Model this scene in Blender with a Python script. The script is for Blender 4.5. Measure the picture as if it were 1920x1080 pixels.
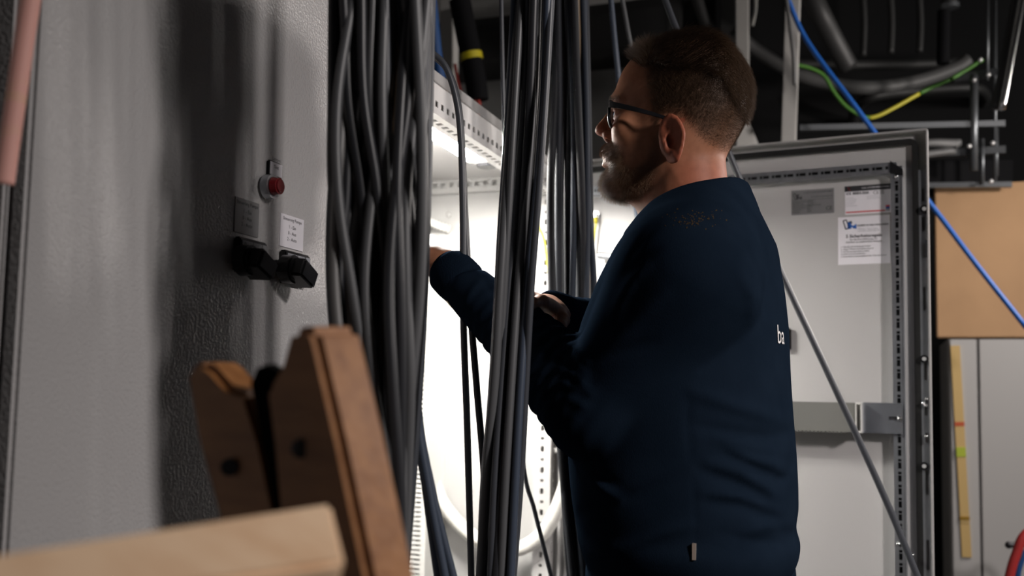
import bpy, bmesh, math, random
import numpy as np
from mathutils import Vector, Matrix, Quaternion
from mathutils.bvhtree import BVHTree
for o in list(bpy.data.objects): bpy.data.objects.remove(o)
S = bpy.context.scene
COL = S.collection
R = random.Random(7)
rad = math.radians

# ------------------------------------------------------------------ camera, world, lights, exposure
CAM = Vector((.717, 0, 1.33)); FPX = 1850.0; PPX, PPY = 960.0, 592.0
YAW, PITCH, ROLL = rad(20), rad(4.65), rad(1.15)
cd = bpy.data.cameras.new('camera'); cam = bpy.data.objects.new('camera', cd); COL.objects.link(cam); S.camera = cam
MR = Matrix.Rotation(YAW, 3, 'Z') @ Matrix.Rotation(rad(90) + PITCH, 3, 'X') @ Matrix.Rotation(ROLL, 3, 'Z')
cam.matrix_world = Matrix.Translation(CAM) @ MR.to_4x4()
cd.sensor_width = 36; cd.lens = FPX / 1920 * 36; cd.shift_y = (PPY - 540) / 1920; cd.clip_start = .05
cd.dof.use_dof = True; cd.dof.focus_distance = 1.42; cd.dof.aperture_fstop = 3.7

S.view_settings.view_transform = 'Standard'; S.view_settings.look = 'None'
S.view_settings.gamma = 1; S.view_settings.exposure = 0.0; S.view_settings.use_curve_mapping = False
W = bpy.data.worlds.new('world'); S.world = W; W.use_nodes = True
W.node_tree.nodes['Background'].inputs[0].default_value = (.6, .65, .75, 1)
W.node_tree.nodes['Background'].inputs[1].default_value = .018

def area(name, loc, aim, size, power, col=(1, 1, 1), sy=None, spread=None):
    l = bpy.data.lights.new(name, 'AREA'); l.energy = power; l.color = col; l.size = size
    if sy: l.shape = 'RECTANGLE'; l.size_y = sy
    if spread: l.spread = rad(spread)
    o = bpy.data.objects.new(name, l); COL.objects.link(o); o.location = loc
    o.rotation_euler = (Vector(aim) - Vector(loc)).to_track_quat('-Z', 'Y').to_euler(); return o
area('work_light', (2.4, .40, 2.35), (0, 2.15, .30), .24, 15.5, (1, .93, .90), spread=90)
area('aisle_light', (1.75, 2.68, 2.05), (.75, 2.41, 1.75), .14, 17, (1, .92, .87))
area('wall_fill_light', (2.9, 3.0, 2.3), (-.4, 4.6, 1.9), .3, 15, (1, .95, .90))  # added out of view to brighten the concrete back wall
LAMP_STRENGTH = 800.0

# ------------------------------------------------------------------ helpers
def ray(px, py):
    return MR @ Vector(((px - PPX) / FPX, -(py - PPY) / FPX, -1))
def at(px, py, d): return CAM + ray(px, py) * d
def onX(px, py, X): r = ray(px, py); return CAM + r * ((X - CAM.x) / r.x)
def onY(px, py, Y): r = ray(px, py); return CAM + r * ((Y - CAM.y) / r.y)
def onP(px, py, p, n):
    r = ray(px, py); return CAM + r * ((Vector(p) - CAM).dot(n) / r.dot(n))
MRI = np.array(MR.transposed()); CAMN = np.array(CAM)
def proj(P):
    q = (P - CAMN) @ MRI.T
    d = -q[:, 2]
    return PPX + q[:, 0] / d * FPX, PPY - q[:, 1] / d * FPX

def mat(name, col, rough=.5, metal=0., bump=None, noise=None, spec=None, emit=None, trans=0., coat=0., sss=0.):
    m = bpy.data.materials.new(name); m.use_nodes = True; nt = m.node_tree; b = nt.nodes['Principled BSDF']
    b.inputs['Base Color'].default_value = (*col, 1); b.inputs['Roughness'].default_value = rough
    b.inputs['Metallic'].default_value = metal
    if spec is not None: b.inputs['Specular IOR Level'].default_value = spec
    if trans: b.inputs['Transmission Weight'].default_value = trans
    if coat: b.inputs['Coat Weight'].default_value = coat
    if sss: b.inputs['Subsurface Weight'].default_value = sss; b.inputs['Subsurface Radius'].default_value = (.01, .004, .002)
    if emit: b.inputs['Emission Color'].default_value = (*emit[0], 1); b.inputs['Emission Strength'].default_value = emit[1]
    tc = nt.nodes.new('ShaderNodeTexCoord')
    if noise:   # (scale xyz, colour2, contrast lo, hi)
        mp = nt.nodes.new('ShaderNodeMapping'); mp.inputs['Scale'].default_value = noise[0]
        n = nt.nodes.new('ShaderNodeTexNoise'); n.inputs['Scale'].default_value = 1; n.inputs['Detail'].default_value = 5
        r = nt.nodes.new('ShaderNodeValToRGB'); r.color_ramp.elements[0].position = noise[2]; r.color_ramp.elements[1].position = noise[3]
        r.color_ramp.elements[0].color = (*col, 1); r.color_ramp.elements[1].color = (*noise[1], 1)
        nt.links.new(tc.outputs['Object'], mp.inputs[0]); nt.links.new(mp.outputs[0], n.inputs[0])
        nt.links.new(n.outputs[0], r.inputs[0]); nt.links.new(r.outputs[0], b.inputs['Base Color'])
    if bump:    # (scale xyz, strength, distance)
        mp2 = nt.nodes.new('ShaderNodeMapping'); mp2.inputs['Scale'].default_value = bump[0]
        n2 = nt.nodes.new('ShaderNodeTexNoise'); n2.inputs['Scale'].default_value = 1; n2.inputs['Detail'].default_value = 3
        bn = nt.nodes.new('ShaderNodeBump'); bn.inputs['Strength'].default_value = bump[1]; bn.inputs['Distance'].default_value = bump[2]
        nt.links.new(tc.outputs['Object'], mp2.inputs[0]); nt.links.new(mp2.outputs[0], n2.inputs[0])
        nt.links.new(n2.outputs[0], bn.inputs['Height']); nt.links.new(bn.outputs[0], b.inputs['Normal'])
    return m

M = {
 'paint': mat('cabinet_paint', (.46, .45, .44), .38, bump=((420, 420, 420), .12, .002)),
 'liner': mat('dimmed_inner_paint', (.36, .355, .35), .42),  # inner paint darkened to hold its tone under the strong lamp
 'profile': mat('profile_brightened', (.74, .73, .72), .4),  # frame colour lightened so the profile looks brightly lit
 'gloss': mat('orange_peel_paint', (.43, .42, .42), .25, bump=((250, 250, 250), .5, .003)),
 'inner': mat('inner_paint', (.395, .386, .382), .42),
 'zinc': mat('zinc_plated_steel', (.42, .44, .47), .33, .9, noise=((60, 60, 14), (.55, .57, .6), .35, .7)),
 'zincw': mat('bright_zinc', (.66, .66, .66), .35, .55),
 'steel': mat('polished_steel', (.7, .7, .7), .18, 1),
 'dark': mat('dark_steel', (.06, .06, .065), .45, .6),
 'rubber': mat('black_gasket', (.008, .008, .008), .45),
 'black': mat('black_plastic', (.008, .008, .009), .32),
 'blackmat': mat('black_foam', (.006, .006, .007), .85, spec=.1),
 'duct': mat('grey_duct_plastic', (.58, .57, .55), .5),
 'trunk': mat('dark_trunk_plastic', (.13, .13, .12), .5),
 'white': mat('white_card', (.72, .70, .74), .55),
 'ink': mat('black_ink', (.012, .012, .015), .6),
 'red': mat('red_ink', (.5, .015, .02), .5), 'blue': mat('blue_ink', (.012, .09, .36), .5), 'greyink': mat('grey_ink', (.35, .35, .37), .6),
 'plate': mat('grey_foil', (.20, .20, .205), .42, .3), 'plateink': mat('foil_ink', (.04, .04, .042), .5),
 'alu': mat('brushed_plate', (.5, .52, .56), .22, .85),
 'redlens': mat('red_lens', (.20, .014, .018), .22, coat=.5),
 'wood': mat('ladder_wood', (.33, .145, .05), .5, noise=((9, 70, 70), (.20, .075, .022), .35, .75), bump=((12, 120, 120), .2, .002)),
 'woodlit': mat('lit_step_wood', (.92, .66, .44), .5, noise=((6, 60, 60), (.78, .50, .30), .45, .85)),  # ladder wood made paler, light on the step put into the colour
 'board': mat('beige_board', (.50, .30, .155), .75, noise=((5, 5, 5), (.43, .255, .13), .35, .7)),
 'rule': mat('rule_wood', (.58, .40, .16), .5), 'brass': mat('brass', (.6, .36, .06), .35, .7),
 'rulered': mat('rule_red', (.5, .09, .03), .5), 'rulegreen': mat('rule_vial', (.42, .5, .05), .4),
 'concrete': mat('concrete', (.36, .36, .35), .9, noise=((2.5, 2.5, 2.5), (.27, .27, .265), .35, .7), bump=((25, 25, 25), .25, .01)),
 'shadewall': mat('shade_dark_panel', (.022, .022, .023), .95, spec=.1),  # near-black colour standing for the unlit void at right
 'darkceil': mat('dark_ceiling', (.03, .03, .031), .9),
 'floor': mat('concrete_floor', (.10, .098, .095), .8, noise=((3, 3, 3), (.07, .07, .068), .3, .7)),
 'postw': mat('white_post_paint', (.50, .49, .47), .5),
 'pvc': mat('white_conduit', (.68, .67, .63), .45), 'pvcg': mat('grey_conduit', (.095, .095, .095), .5),
 'pipe': mat('grey_pipe', (.03, .03, .03), .5), 'tray': mat('galvanised_tray', (.17, .18, .19), .4, .75),
 'yellow': mat('yellow_tape', (.5, .42, .01), .5), 'redwire': mat('red_wire', (.35, .03, .02), .5),
 'bluerope': mat('blue_cable', (.012, .105, .42), .45), 'bluehose': mat('blue_hose', (.01, .06, .20), .5),
 'green': mat('earth_green', (.06, .19, .02), .45), 'yel': mat('earth_yellow', (.45, .40, .02), .45),
 'pinkstrap': mat('pink_strap', (.80, .42, .36), .6, noise=((2, 2, 13), (.62, .56, .16), .50, .60)),
 'redhose': mat('red_hose', (.40, .03, .03), .4),
 'navy': mat('navy_jersey', (.0062, .0110, .0195), .95, noise=((18, 18, 18), (.0078, .0135, .0235), .3, .75), bump=((900, 900, 260), .3, .001), spec=0.),
 'navyrib': mat('navy_ribbing', (.006, .0105, .0185), .95, bump=((700, 700, 60), .6, .002), spec=0.),
 'trouser': mat('dark_trousers', (.012, .013, .017), .9), 'thread': mat('white_print', (.62, .60, .60), .7), 'gold': mat('cream_print', (.62, .50, .30), .7),
 'tag': mat('metal_tag', (.6, .52, .45), .35, .6), 'dust': mat('sawdust', (.055, .036, .018), .95, spec=0.),
 'shoe': mat('shoe_leather', (.02, .018, .016), .6),
 'frame': mat('glasses_acetate', (.009, .009, .011), .25), 'lens': mat('lens_glass', (.9, .9, .92), .02),
 'hair': mat('brown_hair', (.060, .035, .020), .42, spec=.4), 'beardh': mat('beard_hair', (.17, .10, .055), .45),
 'sclera': mat('eye_white', (.6, .57, .55), .15), 'iris': mat('iris', (.06, .09, .11), .15), 'lip': mat('lip', (.3, .12, .1), .45),
}
_nt = M['lens'].node_tree; _tr = _nt.nodes.new('ShaderNodeBsdfTransparent'); _gl = _nt.nodes.new('ShaderNodeBsdfGlossy'); _gl.inputs['Roughness'].default_value = .03; _mx = _nt.nodes.new('ShaderNodeMixShader')
_mx.inputs[0].default_value = .05; _tr.inputs[0].default_value = (.88, .88, .90, 1); _nt.links.new(_tr.outputs[0], _mx.inputs[1]); _nt.links.new(_gl.outputs[0], _mx.inputs[2]); _nt.links.new(_mx.outputs[0], _nt.nodes['Material Output'].inputs[0])
CAB = [mat('cable_grey', (.085, .087, .092), .42), mat('cable_slate', (.05, .054, .064), .4), mat('cable_dark', (.022, .023, .027), .4),
       mat('cable_pale', (.14, .138, .136), .45), mat('cable_bluegrey', (.05, .064, .092), .38), mat('cable_black', (.01, .01, .012), .4)]
CAB_SHADE = [mat('shaded_cable_' + n, c, .6, spec=.18) for n, c in (('slate', (.026, .028, .034)), ('dark', (.013, .014, .017)), ('grey', (.045, .046, .049)), ('blue', (.024, .030, .042)))]  # darker copies of the cable colours, shade for the backlit rear bundle
CTAN = mat('cable_tan', (.20, .14, .085), .45)

# skin: melanin stubble and redness come from attributes of the body itself
def skin_mat():
    m = mat('skin', (.31, .135, .075), .55, sss=.12, spec=.25, bump=((1400, 1400, 1400), .18, .0006)); nt = m.node_tree; b = nt.nodes['Principled BSDF']
    a = nt.nodes.new('ShaderNodeAttribute'); a.attribute_name = 'tone'
    sp = nt.nodes.new('ShaderNodeSeparateColor'); nt.links.new(a.outputs['Color'], sp.inputs[0])
    m1 = nt.nodes.new('ShaderNodeMix'); m1.data_type = 'RGBA'; m1.inputs[6].default_value = (.31, .135, .075, 1); m1.inputs[7].default_value = (.33, .088, .05, 1)
    nt.links.new(sp.outputs[0], m1.inputs[0])
    m2 = nt.nodes.new('ShaderNodeMix'); m2.data_type = 'RGBA'; m2.inputs[7].default_value = (.075, .043, .026, 1)
    nt.links.new(sp.outputs[1], m2.inputs[0]); nt.links.new(m1.outputs[2], m2.inputs[6])
    n = nt.nodes.new('ShaderNodeTexNoise'); n.inputs['Scale'].default_value = 90; n.inputs['Detail'].default_value = 3
    r = nt.nodes.new('ShaderNodeValToRGB'); r.color_ramp.elements[0].position = .3; r.color_ramp.elements[0].color = (.72, .68, .66, 1); r.color_ramp.elements[1].position = .62; r.color_ramp.elements[1].color = (1, 1, 1, 1)
    tc = nt.nodes.new('ShaderNodeTexCoord'); nt.links.new(tc.outputs['Object'], n.inputs[0]); nt.links.new(n.outputs[0], r.inputs[0])
    m3 = nt.nodes.new('ShaderNodeMix'); m3.data_type = 'RGBA'; m3.blend_type = 'MULTIPLY'; m3.inputs[0].default_value = .6
    nt.links.new(m2.outputs[2], m3.inputs[6]); nt.links.new(r.outputs[0], m3.inputs[7]); nt.links.new(m3.outputs[2], b.inputs['Base Color'])
    return m
M['skin'] = skin_mat()

class MB:
    """collects geometry in world coordinates; build() links it as one mesh object"""
    def __init__(s): s.v = []; s.f = []; s.mi = []; s.mats = []
    def _m(s, m):
        if m is None: return 0 if s.mats else 0
        if m not in s.mats: s.mats.append(m)
        return s.mats.index(m)
    def add(s, v, f, m=None):
        k = len(s.v); s.v += [tuple(p) for p in v]; i = s._m(m)
        for q in f: s.f.append(tuple(k + a for a in q)); s.mi.append(i)
    def hexa(s, c, m=None):  # 8 corners: bottom 4 then top 4
        s.add(c, [(0, 3, 2, 1), (4, 5, 6, 7), (0, 1, 5, 4), (1, 2, 6, 5), (2, 3, 7, 6), (3, 0, 4, 7)], m)
    def box(s, a, b, m=None, T=None):
        c = [(a[0], a[1], a[2]), (b[0], a[1], a[2]), (b[0], b[1], a[2]), (a[0], b[1], a[2]), (a[0], a[1], b[2]), (b[0], a[1], b[2]), (b[0], b[1], b[2]), (a[0], b[1], b[2])]
        s.hexa([T(*p) if T else p for p in c], m)
    def prism(s, pts, off, m=None):  # polygon pts extruded by vector off
        n = len(pts); P = [Vector(p) for p in pts]; Q = [p + Vector(off) for p in P]
        s.add(P + Q, [tuple(range(n))[::-1], tuple(range(n, 2 * n))] + [(i, (i + 1) % n, n + (i + 1) % n, n + i) for i in range(n)], m)
    def tube(s, pts, r, n=10, m=None, cap=True, closed=False, smooth_r=None):
        P = [Vector(p) for p in pts]; L = len(P); rr = r if hasattr(r, '__len__') else [r] * L
        up = None; rings = []
        for i, p in enumerate(P):
            t = (P[(i + 1) % L] - P[i - 1]) if closed else (P[min(i + 1, L - 1)] - P[max(i - 1, 0)])
            t.normalize()
            if up is None:
                up = t.orthogonal().normalized()
            up = (up - t * up.dot(t)).normalized(); sd = t.cross(up)
            rings.append([p + (up * math.cos(2 * math.pi * k / n) + sd * math.sin(2 * math.pi * k / n)) * rr[i] for k in range(n)])
        v = [q for rg in rings for q in rg]; f = []
        for i in range(L if closed else L - 1):
            j = (i + 1) % L
            for k in range(n): f.append((i * n + k, i * n + (k + 1) % n, j * n + (k + 1) % n, j * n + k))
        if cap and not closed: f += [tuple(range(n))[::-1], tuple((L - 1) * n + k for k in range(n))]
        s.add(v, f, m)
    def cyl(s, p, axis, r, h, n=20, m=None, r2=None):
        p = Vector(p); a = Vector(axis).normalized(); s.tube([p, p + a * h], [r, r if r2 is None else r2], n, m)
    def ball(s, c, r, m=None, n=12, sc=(1, 1, 1)):
        v = []; f = []; c = Vector(c)
        for i in range(n + 1):
            th = math.pi * i / n
            for j in range(2 * n):
                ph = math.pi * j / n; v.append(c + Vector((math.sin(th) * math.cos(ph) * r * sc[0], math.sin(th) * math.sin(ph) * r * sc[1], math.cos(th) * r * sc[2])))
        for i in range(n):
            for j in range(2 * n): f.append((i * 2 * n + j, (i + 1) * 2 * n + j, (i + 1) * 2 * n + (j + 1) % (2 * n), i * 2 * n + (j + 1) % (2 * n)))
        s.add(v, f, m)
    def text(s, txt, size, T, m, align='LEFT', ext=0):
        """flat lettering; T maps local (x, y) to world"""
        v, f = text_geo(txt, align)
        s.add([T(a * size, b * size) for a, b in v], f, m)
    def build(s, name, m=None, parent=None, smooth=None, bevel=0, origin=None, **pr):
        me = bpy.data.meshes.new(name); root = parent
        if parent is not None:
            while root.parent: root = root.parent
            off = Vector(root.location)
        else:
            a = np.array(s.v); off = Vector(((a[:, 0].min() + a[:, 0].max()) / 2, (a[:, 1].min() + a[:, 1].max()) / 2, a[:, 2].min())) if origin is None else Vector(origin)
        me.from_pydata([(p[0] - off.x, p[1] - off.y, p[2] - off.z) for p in s.v], [], s.f)
        ms = s.mats or [m]
        for q in ms: me.materials.append(q if q is not None else m)
        for p, i in zip(me.polygons, s.mi): p.material_index = i
        bm = bmesh.new(); bm.from_mesh(me); bmesh.ops.recalc_face_normals(bm, faces=bm.faces)
        if bevel:
            ed = [e for e in bm.edges if len(e.link_faces) == 2 and e.calc_face_angle(0) > .6]
            bmesh.ops.bevel(bm, geom=ed, offset=bevel, segments=2, affect='EDGES', clamp_overlap=True)
        bm.to_mesh(me); bm.free()
        o = bpy.data.objects.new(name, me); COL.objects.link(o)
        if parent is not None: o.parent = parent
        else: o.location = off
        if smooth is not None:
            me.polygons.foreach_set('use_smooth', [True] * len(me.polygons))
            if smooth < 3: me.set_sharp_from_angle(angle=smooth)
        tag(o, **pr); return o

def tag(o, label=None, cat=None, group=None, kind=None):
    for k, v in (('label', label), ('category', cat), ('group', group), ('kind', kind)):
        if v: o[k] = v
    return o
def empty(name, loc, **pr):
    o = bpy.data.objects.new(name, None); COL.objects.link(o); o.location = loc; o.empty_display_size = .1; tag(o, **pr); return o

_tc = {}
def text_geo(txt, align):
    k = (txt, align)
    if k not in _tc:
        c = bpy.data.curves.new('t', 'FONT'); c.body = txt; c.align_x = align; c.size = 1; c.resolution_u = 2
        o = bpy.data.objects.new('t', c); COL.objects.link(o); bpy.context.view_layer.update()
        me = bpy.data.meshes.new_from_object(o.evaluated_get(bpy.context.evaluated_depsgraph_get()))
        _tc[k] = ([(v.co.x, v.co.y) for v in me.vertices], [tuple(p.vertices) for p in me.polygons])
        bpy.data.objects.remove(o); bpy.data.curves.remove(c); bpy.data.meshes.remove(me)
    return _tc[k]

def spline(P, n=12):
    P = [Vector(p) for p in P]; out = []
    for i in range(len(P) - 1):
        a = P[i - 1] if i else P[0] * 2 - P[1]; b, c = P[i], P[i + 1]; d = P[i + 2] if i + 2 < len(P) else P[-1] * 2 - P[-2]
        for k in range(n):
            t = k / n
            out.append(.5 * ((2 * b) + (c - a) * t + (2 * a - 5 * b + 4 * c - d) * t * t + (3 * b - a - 3 * c + d) * t ** 3))
    out.append(P[-1]); return out

def perf(mb, T, L, w, slots, sw, th=.002, m=None):
    """perforated strip of length L, width w: slots = [(centre, length)], sw = slot width. T(a, b, c): along, across, thickness"""
    h = (w - sw) / 2
    mb.box((0, 0, 0), (L, h, th), m, T); mb.box((0, w - h, 0), (L, w, th), m, T)
    x = 0
    for c, l in sorted(slots):
        if c - l / 2 <= x or c + l / 2 >= L: continue
        mb.box((x, h, 0), (c - l / 2, w - h, th), m, T); x = c + l / 2
    mb.box((x, h, 0), (L, w - h, th), m, T)

# ------------------------------------------------------------------ the room
def struct(name, a, b, m):
    mb = MB(); mb.box(a, b); return mb.build(name, M[m], kind='structure')
struct('floor', (-2.2, -1.5, -.1), (4.2, 5.2, 0), 'floor')
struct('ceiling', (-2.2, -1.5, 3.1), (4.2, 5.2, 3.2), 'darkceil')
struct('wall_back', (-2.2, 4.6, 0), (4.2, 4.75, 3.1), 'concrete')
struct('wall_shade_panel', (.10, 4.2, 0), (4.2, 4.29, 3.1), 'shadewall')  # added dark panel, stands in for the unlit void behind
struct('wall_left', (-2.35, -1.5, 0), (-2.2, 4.75, 3.1), 'concrete')
struct('wall_right', (4.2, -1.5, 0), (4.35, 4.75, 3.1), 'concrete')
zb = onY(1150, 88, 4.3).z
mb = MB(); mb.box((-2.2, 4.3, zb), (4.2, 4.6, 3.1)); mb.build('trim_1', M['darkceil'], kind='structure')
zb2 = onY(900, 14, 3.3).z
mb = MB(); mb.box((-2.2, 3.2, zb2), (.05, 3.4, 3.1)); mb.build('trim_2', M['concrete'], kind='structure')

# ------------------------------------------------------------------ open switchgear cabinet
HX, HY = 0.0, 2.314; Y0 = HY - .88; ZT, ZB = 1.90, .10; DEP = .40
oc = empty('switchgear_cabinet', (-.2, (HY + Y0) / 2, 0), label='open light grey switchgear cabinet with lit interior in front of the man', cat='cabinet')
mb = MB(); mb.box((-DEP, Y0, 0), (0, HY, ZB)); mb.build('plinth', M['dark'], oc, bevel=.003)
mb = MB(); mb.box((-DEP + .01, HY - .018, ZB), (-.035, HY - .002, ZT - .02)); mb.build('side_panel', M['liner'], oc)
mb = MB(); mb.box((-DEP + .01, Y0 + .002, ZB), (-.035, Y0 + .018, ZT - .02)); mb.build('side_panel', M['liner'], oc)
mb = MB(); mb.box((-DEP - .012, Y0, ZB), (-DEP + .004, HY, ZT)); mb.build('back_panel', M['inner'], oc)
mb = MB(); mb.box((-DEP - .012, Y0, ZT - .02), (.0, HY, ZT)); mb.box((-DEP - .012, Y0, ZT - .021), (0.004, HY, ZT - .026 + .004)); mb.build('roof_plate', M['inner'], oc, bevel=.002)
# front top profile: upright face with keyhole row, underside flange with slot row
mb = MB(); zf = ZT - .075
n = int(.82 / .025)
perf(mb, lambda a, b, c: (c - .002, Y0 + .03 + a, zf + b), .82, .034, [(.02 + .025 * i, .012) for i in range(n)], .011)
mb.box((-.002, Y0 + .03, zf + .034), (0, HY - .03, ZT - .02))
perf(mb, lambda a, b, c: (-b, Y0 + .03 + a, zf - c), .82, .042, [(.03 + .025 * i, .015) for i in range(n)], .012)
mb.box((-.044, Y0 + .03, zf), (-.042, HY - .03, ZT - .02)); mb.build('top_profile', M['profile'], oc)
# depth rail below the roof on the far side
mb = MB(); zr = onY(880, 345, HY - .03).z
perf(mb, lambda a, b, c: (-.03 - a, HY - .03 - c, zr - .022 + b), .34, .042, [(.02 + .0235 * i, .012) for i in range(14)], .012)
mb.box((-.37, HY - .03, zr + .018), (-.03, HY - .006, zr + .020)); mb.build('depth_rail', M['liner'], oc)
# four frame posts with system punching
for (x0, y0, dx, dy) in ((-.045, HY - .045, 1, 1), (-DEP + .005, HY - .045, 1, 1), (-.045, Y0 + .003, 1, -1), (-DEP + .005, Y0 + .003, 1, -1)):
    mb = MB(); sl = [(.03 + .025 * i, .013 if i % 2 else .006) for i in range(70)]
    yy = y0 if dy > 0 else y0 + .04
    perf(mb, lambda a, b, c: (x0 + b, yy - c * dy, ZB + a), ZT - ZB - .02, .042, sl, .009)
    perf(mb, lambda a, b, c: (x0 + .042 - c, min(y0, y0) + b, ZB + a), ZT - ZB - .02, .042, sl, .009)
    mb.box((x0, y0 + (.040 if dy > 0 else 0), ZB), (x0 + .042, y0 + (.042 if dy > 0 else .002), ZT - .02))
    mb.build('frame_post', M['inner'], oc)
# latches on the near post edge
for py in (735, 825):
    mb = MB(); p = onX(767, py, .004); mb.box((p.x - .003, p.y - .004, p.z - .02), (p.x + .003, p.y + .004, p.z + .02)); mb.box((p.x + .003, p.y - .002, p.z - .012), (p.x + .006, p.y + .002, p.z + .012)); mb.build('latch_plate', M['zincw'], oc)
# mounting plate and wiring duct with its comb
mb = MB(); mb.box((-DEP + .025, Y0 + .06, ZB + .06), (-DEP + .028, HY - .05, ZT - .09)); mb.build('mounting_plate', M['zincw'], oc)
xd = -.29; ya = onX(803, 800, xd).y; yb = onX(836, 800, xd).y
mb = MB(); mb.box((xd - .003, ya, ZB + .08), (xd, yb, 1.60)); mb.box((xd - .08, ya + .003, ZB + .08), (xd - .078, yb - .003, 1.60))
k = int((1.5 - ZB - .08) / .0113)
for i in range(k + 8):
    z = ZB + .09 + i * .0113; mb.box((xd - .08, ya, z), (xd - .003, ya + .002, z + .0068)); mb.box((xd - .08, yb - .002, z), (xd - .003, yb, z + .0068))
mb.box((xd - .012, ya - .0005, ZB + .08), (xd - .001, ya + .002, 1.60))
mb.build('wiring_duct', M['duct'], oc)
# bolt heads on the far side panel
for (px, py) in ((842, 402), (838, 480), (1040, 845)):
    p = onY(px, py, HY - .019); mb = MB(); mb.ball(p, .008, n=8, sc=(1, .5, 1)); mb.build('bolt_head', M['inner'], oc, smooth=3)

# --- door, opened past square
ang = rad(84); e_ = Vector((math.sin(ang), -math.cos(ang), 0)); n_ = Vector((-math.cos(ang), -math.sin(ang), 0))
HP = Vector((HX + .012, HY - .002, 0))
def D(s, h, z): p = HP + e_ * s + n_ * h; return (p.x, p.y, z)
def toD(px, py, h=0.):
    p = onP(px, py, HP + n_ * h, n_); return (p - HP).dot(e_), p.z
DW, DZ0, DZ1 = toD(1741, 300)[0], ZB + .012, toD(1730, 246)[1]
door = MB()
door.box((0, -.004, DZ0), (DW, 0, DZ1), None, D)
for a, b in (((0, 0, DZ0), (.006, .022, DZ1)), ((DW - .004, 0, DZ0), (DW, .024, DZ1)), ((0, 0, DZ1 - .004), (DW, .024, DZ1)), ((0, 0, DZ0), (DW, .024, DZ0 + .004))):
    door.box(a, b, None, D)
door = door.build('door', M['inner'], oc, bevel=.0015)
# edge gasket loop
gs, gz = DW - toD(1726, 600, .01)[0], .038
def gasket(ins_s, ins_z, w):
    mb = MB(); s0, s1, z0, z1 = .02, DW - ins_s, DZ0 + ins_z, DZ1 - ins_z
    r = .018
    outer = [(s0, z0), (s1, z0)] + [(s1 - r + r * math.sin(t), z1 - r + r * math.cos(t)) for t in [rad(90 - 15 * i) for i in range(7)]] + [(s0, z1)]
    inner = [(s0 + w, z0 + w), (s1 - w, z0 + w)] + [(s1 - w, z1 - w)] * 7 + [(s0 + w, z1 - w)]
    k = len(outer); v = []; 
    for (a, b) in outer: v.append(D(a, .0005, b))
    for (a, b) in inner: v.append(D(a, .0005, b))
    for (a, b) in outer: v.append(D(a, .012, b))
    for (a, b) in inner: v.append(D(a, .012, b))
    f = []
    for i in range(k):
        j = (i + 1) % k; f += [(i, j, k + j, k + i), (2 * k + i, 2 * k + j, 3 * k + j, 3 * k + i), (i, j, 2 * k + j, 2 * k + i), (k + i, k + j, 3 * k + j, 3 * k + i)]
    mb.add(v, f); return mb
gasket(.0195, .016, .0125).build('gasket', M['rubber'], door)
# tubular door frame: vertical perforated profile, top profile
sv = toD(1684, 600, .02)[0]; zt = toD(1600, 318, .02)[1]
def pattern(L):
    out = []; x = .02; i = 0
    while x < L - .02:
        out += [(x, .013), (x + .0155, .0055)]; x += .0265; i += 1
    return out
mb = MB(); Lv = zt - DZ0 - .1
perf(mb, lambda a, b, c: D(sv - .0095 + b, .022 - c, zt - a), Lv, .019, pattern(Lv), .0065)
mb.box((sv - .0115, 0, zt - Lv), (sv - .0095, .022, zt), None, D); mb.box((sv + .0095, 0, zt - Lv), (sv + .0115, .024, zt), None, D)
mb.build('frame_profile', M['zinc'], door)
mb = MB(); mb.box((sv - .009, .002, zt - Lv), (sv + .009, .004, zt), None, D); mb.build('profile_shade_strip', M['dark'], door)  # dark strip put behind the slots as shade inside the profile
mb = MB(); perf(mb, lambda a, b, c: D(.05 + a, .022 - c, zt - .012 + b), sv - .05, .019, pattern(sv - .06), .0065)
mb.box((.05, 0, zt - .014), (sv, .022, zt - .012), None, D); mb.box((.05, 0, zt + .007), (sv, .022, zt + .009), None, D); mb.build('frame_profile', M['zinc'], door)
mb = MB(); mb.box((.05, .002, zt - .012), (sv, .004, zt + .007), None, D); mb.build('profile_shade_strip', M['dark'], door)  # same dark strip as shade behind the top profile's slots
# black corner connector and screws
mb = MB(); c = [D(sv - .012, .004, zt - .014), D(sv + .0125, .004, zt - .022), D(sv + .0125, .004, zt - .008), D(sv - .012, .004, zt + .012)]
mb.prism(c, n_ * .021); mb.build('corner_connector', M['black'], door)
for (px, py) in ((1681, 331), (1684, 1020), (1369, 335), (1711, 1041)):
    a, z = toD(px, py, .024); mb = MB(); mb.ball(D(a, .024, z), .0045, n=8); mb.build('screw', M['steel'], door, smooth=3)
# mounting rail bracket across the door
z0 = toD(1600, 810, .03)[1]; z1 = toD(1600, 755, .03)[1]; sa = toD(1606, 780, .03)[0]; sb = toD(1693, 780, .03)[0]
mb = MB(); mb.box((.12, .024, z0), (sa, .050, z1), None, D)
nt_ = int((sa - .14) / .008)
for i in range(nt_): mb.box((.13 + i * .008, .024, z0 - .002), (.134 + i * .008, .05, z0), None, D)
mb.build('cable_trunk', M['trunk'], door)
mb = MB(); mb.box((sa, .024, z0 - .001), (sa + .012, .028, z1 + .001), None, D); mb.box((sa, .044, z0 - .001), (sa + .012, .053, z0 + .003), None, D); mb.box((sa, .044, z1 - .003), (sa + .012, .053, z1 + .001), None, D)
mb.box((sa, .024, z0 - .001), (sa + .002, .053, z1 + .001), None, D); mb.box((sa + .0105, .024, z0 - .001), (sa + .0125, .053, z1 + .001), None, D); mb.build('end_cap', M['duct'], door)
zs = (z0 + z1) / 2
mb = MB(); perf(mb, lambda a, b, c: D(sa + .012 + a, .030 - c, z0 - .001 + b), sb - sa - .012, z1 - z0 + .002, [((sb - sa) * .70, .024)], .007)
br = mb.build('mounting_bracket', M['alu'], door)
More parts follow.
